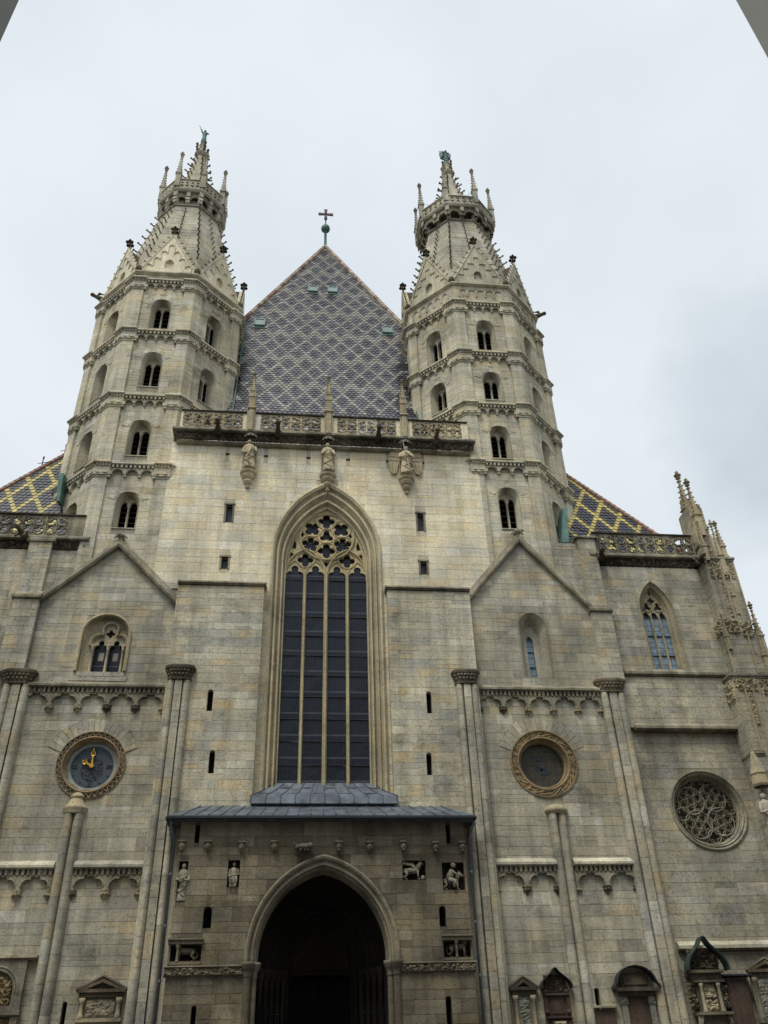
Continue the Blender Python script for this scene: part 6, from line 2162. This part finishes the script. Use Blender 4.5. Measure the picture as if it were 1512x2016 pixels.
def pedimented(lab, x0, x1, zb, zt, za, body_mat, col_mat, panel_mat, seed, zlow=3.0):
    Mn = monument('epitaph', lab, (x0+x1)/2, zlow)
    cx = (x0+x1)/2
    m = MB()
    m.plate([(x0, zt), (cx, za), (x1, zt), (x1, zt-.09), (x0, zt-.09)], [[(x0+.3, zt+.02), (cx, za-.12), (x1-.3, zt+.02)]], FAC, 0, .22)
    m.plate([(x0+.2, zt), (cx, za-.06), (x1-.2, zt)], [], FAC, 0, .06)
    for s in (-1, 1):
        a, b = (x0-.06, zt-.02) if s < 0 else (x1+.06, zt-.02), (cx, za+.07)
        m.tube([fp(FAC, a[0], a[1], .16), fp(FAC, b[0], b[1], .16)], .06, 4)
    m.fbox(FAC, x0+.08, x1-.08, zt-.24, zt-.1, 0, .15)
    pbuild(m, 'pediment', 'stone_sooty', Mn)
    m = MB(); m.fbox(FAC, x0+.1, x1-.1, zlow, zt-.24, 0, .07); pbuild(m, 'slab', body_mat, Mn)
    for x in (x0+.2, x1-.2):
        m = MB(); p = fp(FAC, x, zb, .12)
        m.lathe(tuple(p), [(.1, 0), (.11, .06), (.08, .1), (.07, zt-.45-zb), (.1, zt-.4-zb), (.12, zt-.26-zb), (0, zt-.26-zb)], 8)
        pbuild(m, 'column', col_mat, Mn, True)
    m = MB(); relief(m, FAC, x0+.32, x1-.32, zb+.05, zt-.3, .07, .07, seed, 4.5, .05); pbuild(m, 'carved_panel', panel_mat, Mn)
    m = MB(); m.fbox(FAC, x0+.05, x1-.05, zb-.12, zb-.005, 0, .2); m.fbox(FAC, x0+.12, x1-.12, zb-.75, zb-.125, 0, .1); pbuild(m, 'base', col_mat, Mn)
    return Mn
pedimented('brown pedimented epitaph with two columns under the clock bay', -8.8, -7.1, 4.65, 5.55, 5.9, 'stone_brown', 'stone_carved', 'stone_trim', 15)
pedimented('slim pale pedimented epitaph just right of the porch', 7.12, 8.2, 3.6, 5.33, 5.63, 'marble_grey', 'stone_carved', 'marble_grey', 16)
# hooded monuments
def hood(m, cx, hw, z0, zt, d, n=12, bell=True):
    if bell: kk = ((1, 0), (1.0, .1), (.95, .22), (.86, .34), (.72, .46), (.54, .58), (.37, .69), (.24, .79), (.155, .88), (.10, .95), (0, 1))
    else: kk = ((1, 0), (1.0, .12), (.92, .22), (.84, .36), (.80, .5), (.70, .68), (.52, .84), (.28, .95), (0, 1))
    prof_ = [(hw*x, z0+(zt-z0)*t) for x, t in kk]
    lf = [(cx-x, z) for x, z in prof_]; rt = [(cx+x, z) for x, z in reversed(prof_[:-1])]
    P = lf+rt
    m.loft([[fp(FAC, a, b, 0) for a, b in P], [fp(FAC, a, b, d) for a, b in P], [fp(FAC, cx+(a-cx)*.93, z0+(b-z0)*.95, d-.02) for a, b in P], [fp(FAC, cx+(a-cx)*.93, z0+(b-z0)*.95, .03) for a, b in P]], False)
Mn = monument('epitaph', 'reddish scrolled epitaph under a bell shaped dark metal hood', 8.93, 3)
m = MB(); hood(m, 8.93, .62, 5.28, 5.98, .38); pbuild(m, 'hood', 'lead_dark', Mn)
m = MB(); m.fbox(FAC, 8.42, 9.42, 2.9, 5.3, 0, .08); m.fbox(FAC, 8.45, 9.4, 5.05, 5.12, .08, .2); m.fbox(FAC, 8.45, 9.4, 4.3, 4.36, .08, .2); relief(m, FAC, 8.5, 9.36, 5.14, 5.75, .04, .14, 21, 6, .035)
for x in (8.5, 9.34):
    m.tube([fp(FAC, x, 4.4, .1), fp(FAC, x, 5.0, .1)], .06, 6); m.ball(tuple(fp(FAC, x, 4.5, .12)), .1, .09, .09); m.ball(tuple(fp(FAC, x, 5.18, .12)), .1, .09, .09)
relief(m, FAC, 8.45, 9.4, 3.6, 4.28, .08, .12, 22, 6, .04)
pbuild(m, 'frame', 'marble_red', Mn)
m = MB(); m.fbox(FAC, 8.68, 9.18, 4.45, 5.02, .08, .11); pbuild(m, 'panel', 'marble_red', Mn)
m = MB(); m.fbox(FAC, 8.7, 9.15, 3.55, 4.2, .1, .2); relief(m, FAC, 8.7, 9.15, 3.6, 4.18, .2, .1, 24, 8, .04); pbuild(m, 'cherub_relief', 'stone_carved', Mn)
Mn = monument('epitaph', 'low red marble slab under the arched slit beside the right bay column', 10.78, 3)
m = MB(); profile(m, FAC, 10.28, 11.22, [(0, 4.7), (.2, 4.66), (.2, 4.6), (0, 4.6)]); pbuild(m, 'ledge', 'stone_trim', Mn)
m = MB(); m.fbox(FAC, 10.36, 11.14, 2.5, 4.55, 0, .08); pbuild(m, 'slab', 'marble_red', Mn)
Mn = monument('epitaph', 'red marble epitaph between grey pilasters under a rounded dark hood', 12.1, 3)
m = MB(); hood(m, 12.08, .92, 5.2, 6.0, .42, bell=False); pbuild(m, 'hood', 'lead_dark', Mn)
m = MB(); m.fbox(FAC, 11.5, 12.65, 5.25, 5.75, 0, .14); m.fbox(FAC, 11.62, 12.53, 5.35, 5.66, .14, .18); m.fbox(FAC, 11.2, 12.95, 5.12, 5.24, 0, .36); m.fbox(FAC, 11.4, 12.8, 4.96, 5.12, 0, .2); pbuild(m, 'cornice', 'stone_sooty', Mn)
m = MB(); m.fbox(FAC, 11.65, 12.5, 2.5, 4.95, 0, .08); pbuild(m, 'panel', 'marble_red', Mn)
for x in (11.53, 12.62):
    m = MB(); m.fbox(FAC, x-.11, x+.11, 2.5, 4.7, 0, .14); m.fbox(FAC, x-.14, x+.14, 4.7, 4.95, 0, .17); m.ball(tuple(fp(FAC, x, 4.82, .17)), .06, .05, .06); relief(m, FAC, x-.13, x+.13, 4.72, 4.94, .165, .06, 3, 12, .03); pbuild(m, 'pilaster', 'marble_grey', Mn)
# big hooded monument
Mn = monument('epitaph', 'tall dark carved epitaph under a pointed green edged hood right of the shafts', 15.05, 3)
K = .02
m = MB(); hood(m, 15.05, .84, 5.78, 6.98, .5); pbuild(m, 'hood', 'copper_dark', Mn)
m = MB()
cx = 15.02
m.fbox(FAC, 14.3, 15.7, 5.7, 5.8, -.3, .3); m.fbox(FAC, 14.42, 15.62, 5.45, 5.7, -.3, .14); m.fbox(FAC, 14.4, 15.66, 5.38, 5.45, -.3, .22)
relief(m, FAC, 14.45, 15.65, 5.82, 6.6, .0, .3, 31, 4.2, .045)
relief(m, FAC, 14.45, 15.6, 5.48, 5.68, .14, .07, 32, 6, .04)
m.fbox(FAC, 14.5, 15.55, 2.5, 5.38, -.3, .06)
relief(m, FAC, 14.2, 14.52, 4.5, 5.4, -.05, .26, 33, 5, .045); relief(m, FAC, 15.5, 15.8, 4.5, 5.3, -.05, .26, 34, 5, .045)
m.fbox(FAC, 14.35, 15.72, 4.28, 4.38, -.3, .28)
for s in (-1, 1): m.tube([fp(FAC, cx+s*.55, 4.25, .12), fp(FAC, cx+s*.62, 4.0, .14), fp(FAC, cx+s*.5, 3.8, .1)], [.12, .1, .05], 6)
pbuild(m, 'frame', 'stone_brown', Mn)
for x in (14.68, 15.38):
    m = MB(); m.lathe(tuple(fp(FAC, x, 4.38, .16)), [(.09, 0), (.1, .05), (.07, .1), (.06, .85), (.1, .95), (0, 1.0)], 8); pbuild(m, 'column', 'stone_carved', Mn, True)
m = MB(); relief(m, FAC, 14.78, 15.28, 4.85, 5.35, .06, .1, 35, 6, .035); relief(m, FAC, 14.78, 15.28, 4.42, 4.8, .06, .1, 36, 6, .035); pbuild(m, 'carved_panel', 'stone_carved', Mn)
Mn = monument('epitaph', 'plain tilted red marble grave slab right of the pointed hood', 16.2, 3)
m = MB(); m.fbox(FAC, 15.8, 16.65, 2.0, 5.5, -.3, .02); m.fbox(FAC, 15.88, 16.57, 2.1, 5.4, .02, .05); pbuild(m, 'slab', 'marble_red', Mn)
m = MB(); profile(m, FAC, 15.62, 16.85, [(-.3, 5.68), (.2, 5.64), (.2, 5.58), (-.3, 5.55)]); pbuild(m, 'ledge', 'lead_dark', Mn)
O_FAC = FAC
pedimented('pale green grey pedimented epitaph at the lower right edge', 16.72, 18.3, 4.1, 5.78, 6.1, 'marble_grey', 'stone_brown', 'marble_grey', 41)

# ================================================================ street corner houses beside the viewer
for s in (-1, 1):
    H = thing('corner_house', 'plain grey plaster street house corner cut off at the upper %s of the picture' % ('left' if s < 0 else 'right'), 'house', (s*20, -42, 0), 'houses at the mouth of the street')
    x0, x1 = (5.85, 48) if s > 0 else (-48, -5.8)
    m = MB(); m.box(x0, x1, -60, -30, 0, 27.0); m.build('wall', 'render_plaster', H)
    m = MB(); m.box(x0+1.2, x1-1.2, -58.8, -31.2, 27.0, 29.5); m.build('roof', 'lead_dark', H)
